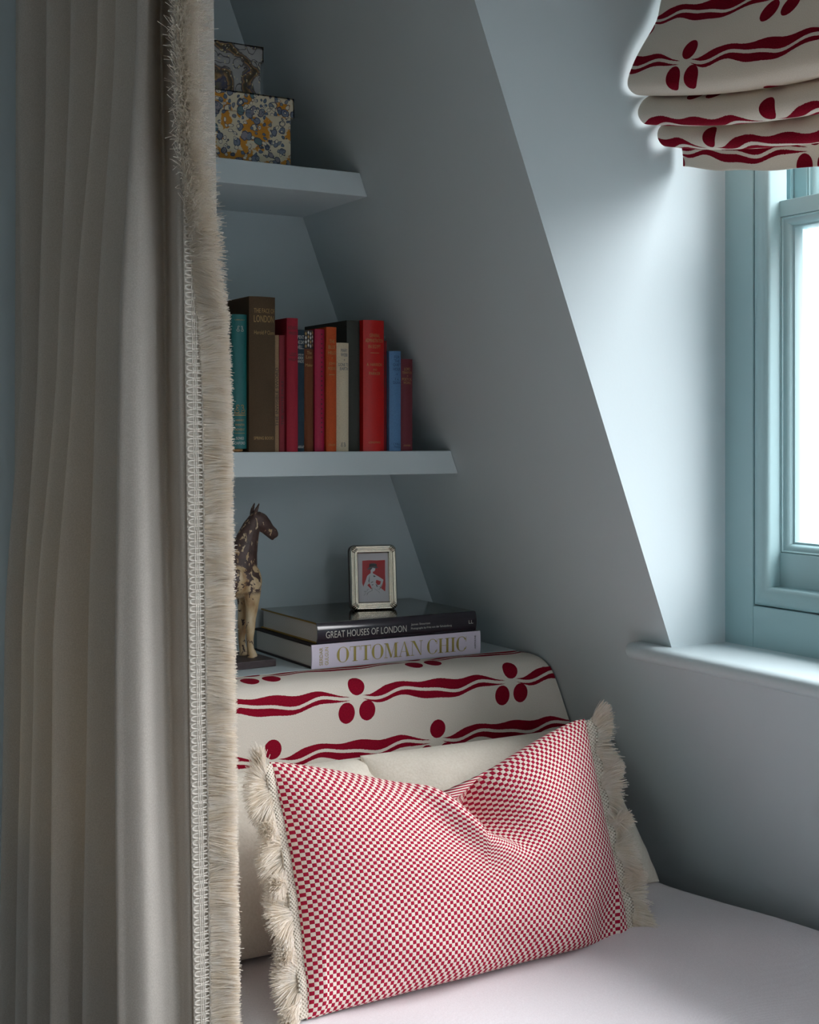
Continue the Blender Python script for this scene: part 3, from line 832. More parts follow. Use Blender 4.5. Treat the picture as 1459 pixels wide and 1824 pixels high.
# ================================================================== BOOKS
M['pages'] = plain('aged page edges', (0.50, 0.44, 0.34, 1), 0.9, nscale=300, var=0.2)
M['gilt'] = plain('gilt lettering', (0.42, 0.27, 0.10, 1), 0.45, 0.3)
M['paleink'] = plain('pale lettering', (0.60, 0.60, 0.55, 1), 0.7)
M['darkink'] = plain('dark lettering', (0.035, 0.03, 0.03, 1), 0.7)
M['blueink'] = plain('dark blue lettering', (0.02, 0.05, 0.12, 1), 0.7)
def upright(label, x0, x1, h, depth, yf, col, texts=(), rough=0.7, bul=None, extra=None, z0=Z2, lean=0):
    w = x1-x0; bul = min(0.006, w*0.16) if bul is None else bul
    x0 += 0.0003; x1 -= 0.0003
    m = plain('book cloth '+label, col, rough, nscale=650, nstr=0.25, ndist=0.0004, var=0.12)
    o = thing('book', ((x0+x1)/2, yf+depth/2, z0), label, 'book', 'upright books on the middle shelf')
    cx = (x0+x1)/2; hw = (x1-x0)/2
    ys = lambda x: yf+bul*min(1, abs((x-cx)/hw))**2.2
    n = 10; O = [(x0, yf+depth)]+[(lerp(x0, x1, i/n), ys(lerp(x0, x1, i/n))) for i in range(n+1)]+[(x1, yf+depth)]
    t = min(0.0022, w*0.2)
    I = [(x0+t, yf+depth)]+[(lerp(x0+t, x1-t, i/n), ys(lerp(x0, x1, i/n))+t) for i in range(n+1)]+[(x1-t, yf+depth)]
    k_ = len(O); v = []
    for z in (z0, z0+h): v += [(p[0], p[1], z) for p in O]+[(p[0], p[1], z) for p in I]
    f = []
    for i in range(k_-1):
        f += [(i, i+1, 2*k_+i+1, 2*k_+i), (k_+i, k_+i+1, 3*k_+i+1, 3*k_+i), (i, i+1, k_+i+1, k_+i), (2*k_+i, 2*k_+i+1, 3*k_+i+1, 3*k_+i)]
    f += [(0, k_, 3*k_, 2*k_), (k_-1, 2*k_-1, 4*k_-1, 3*k_-1)]
    c = mesh('cover', v, f, m, o); shade_auto(c, 50)
    MB().box(x0+t, x1-t, yf+bul+t, yf+depth-0.004, z0+0.003, z0+h-0.0035).out('page_block', M['pages'], o)
    for tx in texts:
        s, fz, ww, hh, mk = tx[:5]; rot = tx[5] if len(tx) > 5 else 0; dx = tx[6] if len(tx) > 6 else 0
        vf = text_mesh(s, ww, hh)
        if rot: vf = ([(a, b-hh/2) for a, b in vf[0]], vf[1])
        letter_obj('spine_lettering', vf, M[mk], o, cx+dx, z0+h*fz, ys, rot)
    if extra: extra(o, cx, hw, ys, z0, h)
    return o
def rule(fz, frac, mk, th=0.0006):
    def g(o, cx, hw, ys, z0, h):
        z = z0+h*fz; n = 8; v = []
        for i in range(n+1):
            x = lerp(cx-hw*frac, cx+hw*frac, i/n); v += [(x, ys(x)-0.0004, z), (x, ys(x)-0.0004, z+th)]
        mesh('spine_rule', v, [(2*i, 2*i+2, 2*i+3, 2*i+1) for i in range(n)], M[mk], o, fix=False)
    return g
def emblem(fz, size, mk):
    """pair of scrolls under a crest, drawn as thin gilt lines"""
    def g(o, cx, hw, ys, z0, h):
        mb = MB(); z = z0+h*fz
        for s in (-1, 1):
            for (px_, pz_, r_, t0, t1) in ((0.50, 0.22, 0.26, -2.6, 2.4), (0.42, 0.68, 0.24, -1.2, 3.4), (0.62, -0.02, 0.42, -2.8, 0.4)):
                pts = []
                for i in range(14):
                    a = lerp(t0, t1, i/13); rr = r_*(1-0.35*i/13)
                    xx = cx+s*size*(px_*0.9+rr*cos(a)); pts.append((xx, ys(xx)-0.0003, z+size*(pz_+rr*sin(a))))
                mb.tube(pts, size*0.055, 4)
        mb.out('spine_emblem', M[mk], o, True)
    return g
def many(*fs):
    def g(*a):
        for q in fs: q(*a)
    return g
R90 = pi/2
upright('thin dark blue book mostly hidden behind the curtain fringe', 0.864, 0.8765, 0.221, 0.15, 2.090, srgb(44, 44, 78), z0=Z2+0.0055)
upright('teal book with gilt emblem on the spine beside the brown book', 0.8770, 0.9045, 0.221, 0.15, 2.080, srgb(22, 104, 104),
    [('HARVEST', 0.205, 0.015, 0.0032, 'gilt'), ('WINTER', 0.170, 0.017, 0.0035, 'gilt'), ('ADVENT', 0.135, 0.017, 0.0035, 'gilt'), ('SONGS', 0.068, 0.014, 0.0045, 'paleink'), ('OXFORD', 0.032, 0.019, 0.0045, 'paleink'), ('LIBRARY', 0.955, 0.018, 0.0018, 'gilt')],
    0.5, None, many(emblem(0.285, 0.0105, 'gilt'), emblem(0.885, 0.0070, 'paleink'), rule(0.262, 0.8, 'gilt'), rule(0.247, 0.8, 'gilt', 0.0014), rule(0.115, 0.7, 'gilt')), z0=Z2+0.0055)
upright('tallest and thickest book, brown cloth with gilt title', 0.9055, 0.953, 0.257, 0.19, 2.074, srgb(84, 66, 46),
    [('THE FACE OF', 0.895, 0.038, 0.0075, 'gilt', 0, 0.003), ('LONDON', 0.835, 0.036, 0.0115, 'gilt', 0, 0.002), ('Harold P Clunn', 0.757, 0.037, 0.0065, 'gilt', 0, 0.003), ('SPRING BOOKS', 0.080, 0.036, 0.0050, 'gilt', 0, 0.002)], 0.85, 0.0045)
upright('thin tan book with lettering running up the spine', 0.9532, 0.9622, 0.195, 0.14, 2.082, srgb(150, 122, 92), [('THE INVISIBLE SWORD', 0.47, 0.098, 0.0052, 'darkink', R90)], 0.8, 0.001)
upright('narrow dusty red book beside the thin tan book', 0.9624, 0.9732, 0.195, 0.14, 2.082, srgb(132, 40, 50), [('THE WHITE MULE', 0.42, 0.075, 0.0040, 'darkink', R90)], 0.8, 0.0012)
upright('tall crimson book with dark lettering between red and navy books', 0.9734, 0.9945, 0.224, 0.155, 2.074, srgb(158, 28, 50), [('ELIZABETH', 0.915, 0.017, 0.0052, 'darkink'), ('WINDSOR', 0.875, 0.015, 0.0052, 'darkink'), ('LOUIS', 0.715, 0.012, 0.0058, 'darkink'), ('WULFF', 0.680, 0.016, 0.0042, 'darkink')], 0.75)
upright('dark navy book with white lettering on the spine', 0.9948, 1.0110, 0.206, 0.15, 2.086, srgb(34, 58, 72), [('SPENT', 0.925, 0.0145, 0.0060, 'paleink'), ('THE DAY', 0.883, 0.0155, 0.0060, 'paleink'), ('WELL...', 0.842, 0.0145, 0.0060, 'paleink'), ('EDITED BY', 0.788, 0.013, 0.0028, 'paleink'), ('DEREK', 0.757, 0.013, 0.0048, 'paleink'), ('LANGYE', 0.728, 0.013, 0.0048, 'paleink'), ('HARRAP', 0.028, 0.014, 0.0045, 'paleink')], 0.8, 0.001)
def patterned(o, cx, hw, ys, z0, h):
    for i in range(4):
        for j in range(4):
            x = cx+hw*(-0.72+0.48*i); z = z0+h*(0.868+0.034*j)+(0.0018 if i % 2 else 0); s = 0.0016
            mesh('spine_lozenge', [(x-s, ys(x-s)-0.0004, z), (x, ys(x)-0.0004, z-0.0035), (x+s, ys(x+s)-0.0004, z), (x, ys(x)-0.0004, z+0.0035)], [(0, 1, 2, 3)], M['paleink' if (i+j) % 3 else 'gilt'], o, fix=False)
    v = []
    for i in range(9):
        x = cx-hw+hw*2*i/8; v += [(x, ys(x)-0.0002, z0+h*0.845), (x, ys(x)-0.0002, z0+h)]
    mesh('spine_band', v, [(2*i, 2*i+2, 2*i+3, 2*i+1) for i in range(8)], M['darkink'], o, fix=False)
upright('brown book with dark patterned band at the top of its spine', 1.0113, 1.0290, 0.206, 0.15, 2.086, srgb(112, 62, 36), [('The', 0.80, 0.009, 0.0055, 'gilt'), ('Lost', 0.765, 0.012, 0.0055, 'gilt'), ('Maker', 0.70, 0.014, 0.0050, 'gilt')], 0.85, None, patterned)
def dots(o, cx, hw, ys, z0, h):
    for i in range(22):
        x = cx+hw*0.30; z = z0+h*(0.16+0.038*i); s = 0.0014
        mesh('spine_mark', [(x-s, ys(x)-0.0004, z), (x, ys(x)-0.0004, z-s*1.3), (x+s, ys(x)-0.0004, z), (x, ys(x)-0.0004, z+s*1.3)], [(0, 1, 2, 3)], M['darkink'], o, fix=False)
upright('magenta book with a column of small dark marks on its spine', 1.0293, 1.0480, 0.208, 0.15, 2.082, srgb(168, 22, 66), (), 0.6, None, dots)
upright('orange cloth book with faint pale lettering', 1.0483, 1.0680, 0.212, 0.15, 2.076, srgb(190, 78, 28), [('THE', 0.87, 0.010, 0.0060, 'gilt'), ('BLUE', 0.825, 0.013, 0.0060, 'gilt'), ('HILLS', 0.780, 0.014, 0.0060, 'gilt'), ('+', 0.745, 0.003, 0.003, 'gilt'), ('JOHN', 0.690, 0.012, 0.0060, 'gilt'), ('MOORE', 0.655, 0.014, 0.0052, 'gilt'), ('COLLINS', 0.045, 0.013, 0.0035, 'gilt')], 0.75, None, rule(0.615, 0.6, 'gilt', 0.001))
upright('short cream book with grey lettering and a small round device', 1.0683, 1.0930, 0.186, 0.14, 2.078, srgb(206, 194, 168), [('MARY', 0.915, 0.013, 0.0055, 'blueink', 0, 0.002), ('WEBB', 0.875, 0.014, 0.0055, 'blueink', 0, 0.002), ('+', 0.835, 0.003, 0.003, 'blueink', 0, 0.002), ('GONE TO', 0.785, 0.020, 0.0052, 'blueink', 0, 0.001), ('EARTH', 0.748, 0.016, 0.0052, 'blueink', 0, 0.002)], 0.8, None, emblem(0.055, 0.0055, 'blueink'))
upright('tall dark grey book without lettering beside the bright red book', 1.0933, 1.1190, 0.226, 0.17, 2.086, srgb(62, 66, 62), (), 0.85)
upright('bright red glossy book with gilt title', 1.1193, 1.1610, 0.227, 0.16, 2.074, srgb(190, 16, 14), [('GENERAL', 0.870, 0.020, 0.0060, 'gilt'), ('ADMINISTRATION', 0.830, 0.034, 0.0065, 'gilt'), ('IN EGYPT', 0.785, 0.024, 0.0062, 'gilt'), ('A. HARRISON', 0.650, 0.030, 0.0052, 'gilt'), ('AND', 0.615, 0.008, 0.0035, 'gilt'), ('PARKER', 0.582, 0.022, 0.0052, 'gilt'), ('LONGMANS', 0.060, 0.023, 0.0036, 'gilt')], 0.42, 0.005, rule(0.748, 0.42, 'gilt', 0.0010))
upright('narrow dark red book squeezed between bright red and blue books', 1.1613, 1.1710, 0.193, 0.14, 2.086, srgb(118, 16, 28), [('ASIDES', 0.78, 0.035, 0.0040, 'darkink', -R90), ('AND', 0.62, 0.018, 0.0040, 'darkink', -R90)], 0.8, 0.001)
upright('short blue book with dark lettering', 1.1715, 1.1955, 0.175, 0.135, 2.076, srgb(88, 132, 176), [('FOR', 0.925, 0.011, 0.0052, 'blueink', 0, 0.002), ('THE', 0.885, 0.011, 0.0052, 'blueink', 0, 0.002), ('QUIET', 0.845, 0.016, 0.0055, 'blueink', 0, 0.002), ('HOUR', 0.803, 0.015, 0.0055, 'blueink', 0, 0.002), ('+', 0.760, 0.003, 0.003, 'blueink', 0, 0.002), ('F. A.', 0.705, 0.008, 0.0042, 'blueink', 0, 0.002), ('DUNN', 0.670, 0.015, 0.0048, 'blueink', 0, 0.002), ('LYALL', 0.06, 0.014, 0.004, 'blueink', 0, 0.002), ('PRESS', 0.03, 0.012, 0.004, 'blueink', 0, 0.002)], 0.7)
upright('shortest book, maroon cloth, last of the row by the sloping wall', 1.1960, 1.2215, 0.162, 0.13, 2.080, srgb(110, 46, 56), [('LORD', 0.875, 0.012, 0.0050, 'gilt'), ('TENNYSON', 0.838, 0.019, 0.0045, 'gilt'), ('+', 0.805, 0.003, 0.003, 'gilt'), ('POETICAL', 0.765, 0.019, 0.0048, 'gilt'), ('WORKS', 0.728, 0.015, 0.0045, 'gilt'), ('OXFORD', 0.050, 0.014, 0.0030, 'gilt')], 0.75)
# small tan tray under the teal book
mb = MB(); n = 28
ptsv = []
for zi, rr in ((0, 0.9), (0.0018, 1.0), (0.0045, 1.0), (0.0052, 0.96)):
    ptsv += [(0.8845+0.0205*rr*cos(2*pi*i/n), 2.125+0.052*rr*sin(2*pi*i/n), Z2+zi) for i in range(n)]
fs = [(k_*n+i, k_*n+(i+1) % n, (k_+1)*n+(i+1) % n, (k_+1)*n+i) for k_ in range(3) for i in range(n)]+[tuple(range(n)), tuple(3*n+i for i in range(n))]

M['tan'] = plain('tan leather', srgb(150, 112, 66), 0.6, nscale=200, var=0.2)
o = mesh('tray', ptsv, fs, M['tan']); shade_auto(o, 50)
tag(o, 'small oval tan tray lying under the teal book', 'tray')

# ---- the two large books lying flat
M['jacket'] = plain('dark glossy dust jacket', srgb(46, 42, 52), 0.16, coat=0.6, nscale=40, nstr=0.02)
M['goldboard'] = plain('ochre board edge', srgb(150, 118, 44), 0.6)
M['lilac'] = plain('lilac white cloth spine', srgb(234, 226, 243), 0.6, nscale=700, nstr=0.15)
M['blackboard'] = plain('dark brown boards', srgb(42, 30, 32), 0.6)
M['goldfoil'] = plain('gold foil', (0.52, 0.42, 0.12, 1), 0.35, 0.35)
m, nt, b = new_mat('white page edges'); M['white_pages'] = m
w = nt.nodes.new('ShaderNodeTexWave'); w.bands_direction = 'Z'; w.inputs['Scale'].default_value = 260; w.inputs['Distortion'].default_value = 2
nt.links.new(coords(nt), w.inputs['Vector'])
nt.links.new(ramp(nt, w.outputs['Fac'], [(0, srgb(196, 190, 182)), (1, srgb(226, 222, 216))]), b.inputs['Base Color']); b.inputs['Roughness'].default_value = 0.9
# photograph printed on the jacket front: soft dark print
m, nt, b = new_mat('dark photographic jacket print'); M['print'] = m
nn = noise(nt, coords(nt), 26, 5, 0.6, 1.5)
nt.links.new(ramp(nt, nn.outputs[0], [(0.35, srgb(26, 24, 20)), (0.55, srgb(52, 46, 34)), (0.66, srgb(80, 76, 66)), (0.74, srgb(150, 148, 140))]), b.inputs['Base Color'])
b.inputs['Roughness'].default_value = 0.14; b.inputs['Coat Weight'].default_value = 0.5; b.inputs['Coat Roughness'].default_value = 0.08

def flat_book(label, x0, x1, y0, y1, z0, t, spine_m, board_m, top_m, bt, round_=0.0):
    o = thing('large_book', ((x0+x1)/2, (y0+y1)/2, z0), label, 'book', 'large books stacked on the ledge')
    def sp(z): return y0+round_*(abs((z-z0)/t*2-1))**2.4
    zs = [z0+t*i/12 for i in range(13)]
    v = []
    for x in (x0, x1):
        v += [(x, sp(z), z) for z in zs]+[(x, sp(z)+bt, z) for z in zs]
    n = 13; f = []
    for i in range(n-1):
        f += [(i, i+1, 2*n+i+1, 2*n+i), (n+i, n+i+1, 3*n+i+1, 3*n+i), (i, i+1, n+i+1, n+i), (2*n+i, 2*n+i+1, 3*n+i+1, 3*n+i)]
    f += [(0, n, 3*n, 2*n), (n-1, 2*n-1, 4*n-1, 3*n-1)]
    sp_o = mesh('spine', v, f, spine_m, o); shade_auto(sp_o, 40)
    ys = y0+round_+bt*0.3
    for zz_ in (z0, z0+t-bt):
        bo = MB().box(x0, x1, ys, y1, zz_, zz_+bt).out('board', board_m, o); bevel(bo, 0.0006, 1)
    MB().box(x0+0.0035, x1-0.0035, ys, y1-0.004, z0+bt, z0+t-bt).out('page_block', M['white_pages'], o)
    if top_m:
        MB().box(x0+0.0006, x1-0.0006, ys, y1-0.0006, z0+t, z0+t+0.0004).out('jacket_front', top_m, o)
    return o, sp
zA = Z3+0.0003; tA = 0.0405
bk, sp = flat_book('lower large book with lilac spine and gold serif title', 1.017, 1.356, 2.070, 2.310, zA, tA, M['lilac'], M['blackboard'], None, 0.0032, 0.0015)
def on_spine(name, vf, mk, o, cx, z, y, rot=0): letter_obj(name, vf, M[mk], o, cx, z, lambda x: y, rot)
on_spine('title', didone('OTTOMAN CHIC', 0.0255, 0.263), 'goldfoil', bk, 1.195, zA+0.0075, 2.0697)
for tx, dx in (('SERDAR', 1.034), ('GULGUN', 1.0445)):
    vf = text_mesh(tx, 0.030, 0.0065); on_spine('author', ([(a, q-0.0032) for a, q in vf[0]], vf[1]), 'goldfoil', bk, dx, zA+tA/2, 2.0697, R90)
vf = text_mesh('ASSOULINE', 0.024, 0.0032); on_spine('publisher', ([(a, q-0.0016) for a, q in vf[0]], vf[1]), 'darkink', bk, 1.344, zA+tA/2+0.001, 2.0697, R90)
zB = zA+tA+0.0003; tB = 0.0355
bk2, sp = flat_book('upper large book with dark glossy jacket and white title', 1.028, 1.3475, 2.070, 2.305, zB, tB, M['jacket'], M['goldboard'], M['print'], 0.0026, 0.0045)
on_spine('title', text_mesh('GREAT HOUSES OF LONDON', 0.158, 0.0115), 'paleink', bk2, 1.122, zB+0.0095, 2.0697)
on_spine('author', text_mesh('James Stourton', 0.039, 0.0048), 'paleink', bk2, 1.2295, zB+0.0185, 2.0697)
on_spine('photographer', text_mesh('Photographs by Fritz von der Schulenburg', 0.084, 0.0046), 'paleink', bk2, 1.252, zB+0.0115, 2.0697)
on_spine('publisher', text_mesh('LL', 0.0095, 0.0062), 'paleink', bk2, 1.335, zB+0.0145, 2.0697)

# ================================================================== PICTURE FRAME
M['silver'] = plain('aged silver', (0.74, 0.68, 0.58, 1), 0.18, 1.0, nscale=60, nstr=0.08, ndist=0.001)
M['darkback'] = plain('dark wooden back', (0.03, 0.025, 0.02, 1), 0.4)
M['paper'] = plain('white drawing paper', srgb(222, 218, 222), 0.8)
M['redink'] = plain('red wash', srgb(196, 22, 30), 0.7)
M['greyink'] = plain('grey wash', srgb(96, 98, 104), 0.8)
zF = zB+tB+0.0005
fr_ = thing('picture_frame', (1.196, 2.178, zF), 'small silver framed drawing standing on the stacked large books', 'picture frame', rot=(radians(-7), 0, radians(-16)))
FW, FH = 0.086, 0.1175
def rrect(w, h, r, n=7):
    pts = []
    for cx_, cz_, a0 in ((w/2-r, h/2-r, 0), (-w/2+r, h/2-r, 90), (-w/2+r, -h/2+r, 180), (w/2-r, -h/2+r, 270)):
        for i in range(n):
            a = radians(a0+90*i/(n-1)); pts.append((cx_+r*cos(a), cz_+r*sin(a)+FH/2))
    return pts
prof = [(0.0, 0.004), (0.0, -0.001), (0.0008, -0.0030)]
for i in range(4):
    c_ = 0.0028+i*0.0030
    for k_ in range(5):
        a = pi-pi*k_/4; prof.append((c_+0.0015*cos(a), -0.0035-0.0017*sin(a)-0.0004*(3-abs(2*i-3))*0.5))
prof += [(0.0145, -0.0025), (0.0150, -0.001), (0.0150, 0.002)]
v = []; f = []
for ins, y in prof:
    v += [(x, y, z) for x, z in rrect(FW-2*ins, FH-2*ins, max(0.0012, 0.0105-ins*0.75))]
n = 28
for a in range(len(prof)-1):
    f += [(a*n+j, a*n+(j+1) % n, (a+1)*n+(j+1) % n, (a+1)*n+j) for j in range(n)]
mesh('frame_moulding', v, f, M['silver'], fr_, True, local=True)
for sx_ in (-1, 1):
    for sz_ in (-1, 1):
        mb = MB()
        cx_, cz_ = sx_*(FW/2-0.0075), FH/2+sz_*(FH/2-0.0075)
        for dd in (-1, 0, 1):
            dx, dz = sx_*cos(radians(45))*1, sz_*sin(radians(45))
            ox, oz = -dz*dd*sx_*sz_*0.0034, dx*dd*sx_*sz_*0.0034
            pts = [(cx_+ox+dx*(-0.0052+0.0104*i/6), -0.0052-0.0014*sin(pi*i/6), cz_+oz+dz*(-0.0052+0.0104*i/6)) for i in range(7)]
            mb.tube(pts, [0.0004+0.0018*sin(pi*(i+0.3)/6.6) for i in range(7)], 8)
        mb.out('corner_ornament', M['silver'], fr_, True, True)
v = []; f = []
for y, gr in ((0.0042, 0.0012), (0.0125, 0.0012), (0.014, 0.0)):
    v += [(x, y, z) for x, z in rrect(FW+2*gr, FH+2*gr*0.5, 0.0105)]
for a in range(2): f += [(a*n+j, a*n+(j+1) % n, (a+1)*n+(j+1) % n, (a+1)*n+j) for j in range(n)]
f += [tuple(range(n)), tuple(2*n+j for j in range(n))]
o = mesh('frame_back', v, f, M['darkback'], fr_, False, local=True); shade_auto(o, 40)
MB().hexa([(x, y, z) for x in (-0.012, 0.012) for (y, z) in ((0.014, 0.075), (0.015, 0.078), (0.056, 0.0095), (0.058, 0.0105))]).out('easel_leg', M['darkback'], fr_, local=True)
def flat(name, pts, mat, parent, lift):
    return mesh(name, [(x, lift, z) for x, z in pts], [tuple(range(len(pts)))], M[mat], parent, local=True, fix=False)
pic = mesh('drawing', [(-0.029, 0.0005, 0.014), (0.029, 0.0005, 0.014), (0.029, 0.0005, FH-0.014), (-0.029, 0.0005, FH-0.014)], [(0, 1, 2, 3)], M['paper'], fr_, local=True, fix=False)
def A(u, v_): return ((u-722)/1459*0.1403*0.985, 0.0045+(1320-v_)/1459*0.1395)   # drawing units to metres on the sheet
def poly(name, pts, mat, lift):
    flat(name, [A(*p) for p in pts], mat, pic, 0.0005-lift)
poly('red_ground', [(512, 430), (640, 424), (800, 432), (962, 426), (955, 700), (958, 900), (948, 1024), (880, 970), (800, 900), (560, 880), (520, 920), (500, 855), (508, 640)], 'redink', 0.0002)
poly('jacket', [(650, 680), (700, 665), (770, 705), (860, 760), (920, 800), (905, 860), (870, 960), (905, 1080), (640, 1080), (560, 1020), (525, 905), (560, 830), (600, 720)], 'paper', 0.0004)
poly('waist_gap', [(780, 800), (870, 830), (850, 890), (800, 900), (765, 850)], 'redink', 0.0005)
poly('side_gap', [(600, 900), (640, 860), (680, 950), (680, 980)], 'redink', 0.0005)
poly('neck_and_face', [(668, 690), (672, 600), (690, 560), (760, 560), (762, 610), (735, 640), (715, 640), (712, 670), (740, 700), (700, 720)], 'paper', 0.0006)
poly('hair', [(640, 560), (700, 550), (705, 575), (680, 605), (650, 600)], 'darkink', 0.0007)
poly('hat_brim', [(605, 590), (640, 560), (720, 548), (812, 556), (818, 572), (760, 580), (700, 566), (650, 590), (615, 606)], 'greyink', 0.0008)
poly('hat_crown', [(642, 555), (648, 500), (680, 484), (760, 486), (795, 505), (790, 550), (720, 545)], 'darkink', 0.0009)
poly('hat_top', [(655, 500), (690, 484), (755, 486), (790, 502), (720, 498)], 'greyink', 0.0010)
for k_, pl in enumerate(([(620, 820), (650, 700), (640, 830), (640, 860)], [(720, 710), (770, 730), (745, 745), (725, 740)], [(670, 845), (715, 825), (712, 838), (675, 856)], [(680, 890), (720, 880), (716, 894), (690, 902)], [(690, 960), (700, 940), (690, 1010), (684, 1000)], [(760, 870), (790, 900), (800, 940), (780, 930)], [(860, 930), (880, 880), (870, 950), (830, 980)])):
    poly('ink_stroke', pl, 'greyink' if k_ % 3 == 0 else 'darkink', 0.0007+0.00002*k_)
mb = MB()
for pts in ([(530, 1020), (560, 1005), (545, 1030), (600, 1000), (590, 985), (625, 970)], [(525, 1090), (560, 1050), (600, 1035), (585, 1085), (620, 1030), (650, 1020), (690, 1000)], [(790, 970), (830, 985), (860, 950), (820, 920)], [(740, 960), (770, 990), (830, 1030), (835, 1055)]):
    mb.tube([(A(*p)[0], 0.0001, A(*p)[1]) for p in pts], 0.00025, 4)
mb.out('ink_scrawl', M['darkink'], pic, local=True)
MB().box(-0.029, 0.029, -0.0016, -0.0012, 0.014, FH-0.014).out('glass', M['glass'], fr_, local=True)

# ================================================================== CARVED HORSE
m, nt, b = new_mat('worn brown paint over pale wood'); M['horse'] = m
co = coords(nt)
sepx = nt.nodes.new('ShaderNodeSeparateXYZ'); nt.links.new(co, sepx.inputs[0])
mp = nt.nodes.new('ShaderNodeMapping'); mp.inputs['Scale'].default_value = (1, 1, 0.42); nt.links.new(co, mp.inputs[0])
c1 = noise(nt, mp.outputs[0], 150, 3, 0.6); c2 = noise(nt, co, 70, 4, 0.6, 0.5)
zt = X(sepx.outputs[2])
body = zt.smooth(0.118, 0.128)                     # worn to bare wood below the breast
neck = zt.smooth(0.168, 0.174)
wear = X(c1.outputs[0])
bare = wear.gt(0.612)*neck                         # small flakes on the neck and head
bare2 = X(c2.outputs[0]).gt(0.50)*(1.0-neck)*body  # large losses on the breast
bare3 = X(c2.outputs[0]).gt(0.40)*(1.0-body)
wood = ramp(nt, noise(nt, mp.outputs[0], 60, 4).outputs[0], [(0.3, srgb(150, 112, 72)), (0.5, srgb(196, 170, 130)), (0.75, srgb(222, 206, 176))])
dark = ramp(nt, c2.outputs[0], [(0.3, srgb(62, 44, 40)), (0.7, srgb(92, 70, 64))])
msk = bare.max(bare2).max(bare3)
nt.links.new(mixc(nt, msk.v, dark, wood), b.inputs['Base Color']); b.inputs['Roughness'].default_value = 0.45
bump(nt, b, (msk*(-0.6)+X(c2.outputs[0])*0.5).v, 0.5, 0.0015)
M['plinth'] = plain('dark stained plinth', srgb(62, 50, 52), 0.5, nscale=90, var=0.25)

hs = thing('horse_figure', (0.945, 2.180, Z3+0.0003), 'carved wooden horse figure with flaking brown paint on the ledge by the curtain', 'figurine', rot=(0, 0, radians(4)))
bevel(MB().box(-0.215, 0.030, -0.052, 0.052, 0, 0.0125).out('plinth', M['plinth'], hs, local=True), 0.001, 2)
def loft(mb, path, k=14):
    """path: (center, ry (sideways), rz (in the x-z plane across the path))"""
    v = []; n = len(path)
    for i, (c, ry, rz) in enumerate(path):
        t = Vector(path[min(i+1, n-1)][0])-Vector(path[max(i-1, 0)][0]); t.normalize()
        s_ = Vector((0, 1, 0)); u_ = t.cross(s_).normalized(); s_ = u_.cross(t)
        v += [Vector(c)+s_*ry*cos(2*pi*j/k)+u_*rz*sin(2*pi*j/k) for j in range(k)]
    f = [(i*k+j, i*k+(j+1) % k, (i+1)*k+(j+1) % k, (i+1)*k+j) for i in range(n-1) for j in range(k)]
    f += [tuple(range(k)), tuple((n-1)*k+j for j in range(k))]
    mb.add(v, f)
mb = MB()
# trunk from breast to rump
loft(mb, [((0.026, 0, 0.148), 0.006, 0.010), ((0.021, 0, 0.146), 0.017, 0.022), ((0.006, 0, 0.146), 0.023, 0.030), ((-0.02, 0, 0.146), 0.026, 0.033), ((-0.06, 0, 0.146), 0.025, 0.029), ((-0.10, 0, 0.147), 0.024, 0.027), ((-0.14, 0, 0.150), 0.026, 0.032), ((-0.165, 0, 0.149), 0.021, 0.027), ((-0.178, 0, 0.146), 0.008, 0.012)])
# neck
loft(mb, [((-0.014, 0, 0.150), 0.020, 0.034), ((-0.010, 0, 0.172), 0.0185, 0.0310), ((-0.005, 0, 0.194), 0.0165, 0.0260), ((0.002, 0, 0.215), 0.0140, 0.0210), ((0.010, 0, 0.236), 0.0118, 0.0165), ((0.019, 0, 0.252), 0.0095, 0.0120), ((0.022, 0, 0.260), 0.006, 0.007)])
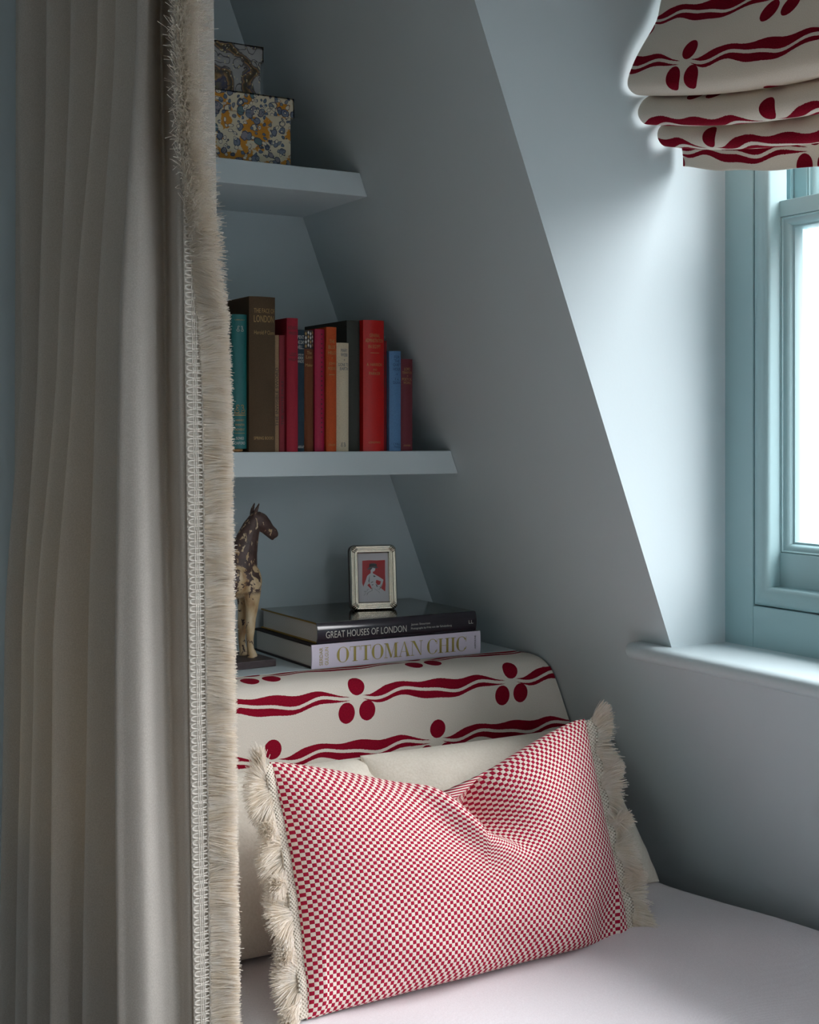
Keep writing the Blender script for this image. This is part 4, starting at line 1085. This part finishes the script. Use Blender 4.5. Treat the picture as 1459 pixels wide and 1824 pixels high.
# head
loft(mb, [((0.012, 0, 0.254), 0.005, 0.006), ((0.018, 0, 0.251), 0.0100, 0.0135), ((0.027, 0, 0.244), 0.0112, 0.0165), ((0.036, 0, 0.237), 0.0098, 0.0140), ((0.045, 0, 0.229), 0.0080, 0.0105), ((0.053, 0, 0.2225), 0.0076, 0.0098), ((0.058, 0, 0.219), 0.0058, 0.0062), ((0.060, 0, 0.217), 0.003, 0.003)])
loft(mb, [((0.030, 0, 0.230), 0.004, 0.004), ((0.042, 0, 0.221), 0.0052, 0.0036), ((0.051, 0, 0.2135), 0.0045, 0.0028), ((0.053, 0, 0.212), 0.002, 0.002)])   # jaw
for s_ in (-1, 1):
    loft(mb, [((0.013, s_*0.006, 0.256), 0.003, 0.004), ((0.016, s_*0.0075, 0.266), 0.0028, 0.0038), ((0.021, s_*0.0085, 0.277), 0.0010, 0.0014)], 8)   # ear
    loft(mb, [((0.004, s_*0.012, 0.140), 0.013, 0.019), ((0.004, s_*0.0145, 0.118), 0.0105, 0.0150), ((0.003, s_*0.0150, 0.098), 0.0082, 0.0115), ((0.001, s_*0.0150, 0.078), 0.0072, 0.0092), ((0.000, s_*0.0150, 0.062), 0.0070, 0.0086), ((-0.001, s_*0.0150, 0.045), 0.0056, 0.0066), ((0.000, s_*0.0150, 0.028), 0.0054, 0.0062), ((0.002, s_*0.0150, 0.0215), 0.0066, 0.0078), ((0.004, s_*0.0150, 0.0126), 0.0080, 0.0100)])
    loft(mb, [((-0.150, s_*0.012, 0.142), 0.014, 0.024), ((-0.148, s_*0.0145, 0.115), 0.011, 0.018), ((-0.144, s_*0.0150, 0.094), 0.0085, 0.012), ((-0.156, s_*0.0150, 0.072), 0.0072, 0.0090), ((-0.158, s_*0.0150, 0.060), 0.0068, 0.0085), ((-0.155, s_*0.0150, 0.040), 0.0056, 0.0066), ((-0.153, s_*0.0150, 0.028), 0.0056, 0.0064), ((-0.151, s_*0.0150, 0.0215), 0.0066, 0.0078), ((-0.149, s_*0.0150, 0.0126), 0.0080, 0.0100)])
loft(mb, [((-0.172, 0, 0.160), 0.005, 0.006), ((-0.186, 0, 0.145), 0.006, 0.007), ((-0.190, 0, 0.115), 0.006, 0.007), ((-0.186, 0, 0.085), 0.002, 0.003)], 8)   # tail
o = mb.out('horse_body', M['horse'], hs, True, True)
rm = o.modifiers.new('merge', 'REMESH'); rm.mode = 'VOXEL'; rm.voxel_size = 0.0014; rm.use_smooth_shade = True
so = o.modifiers.new('soften', 'SMOOTH'); so.factor = 0.5; so.iterations = 5
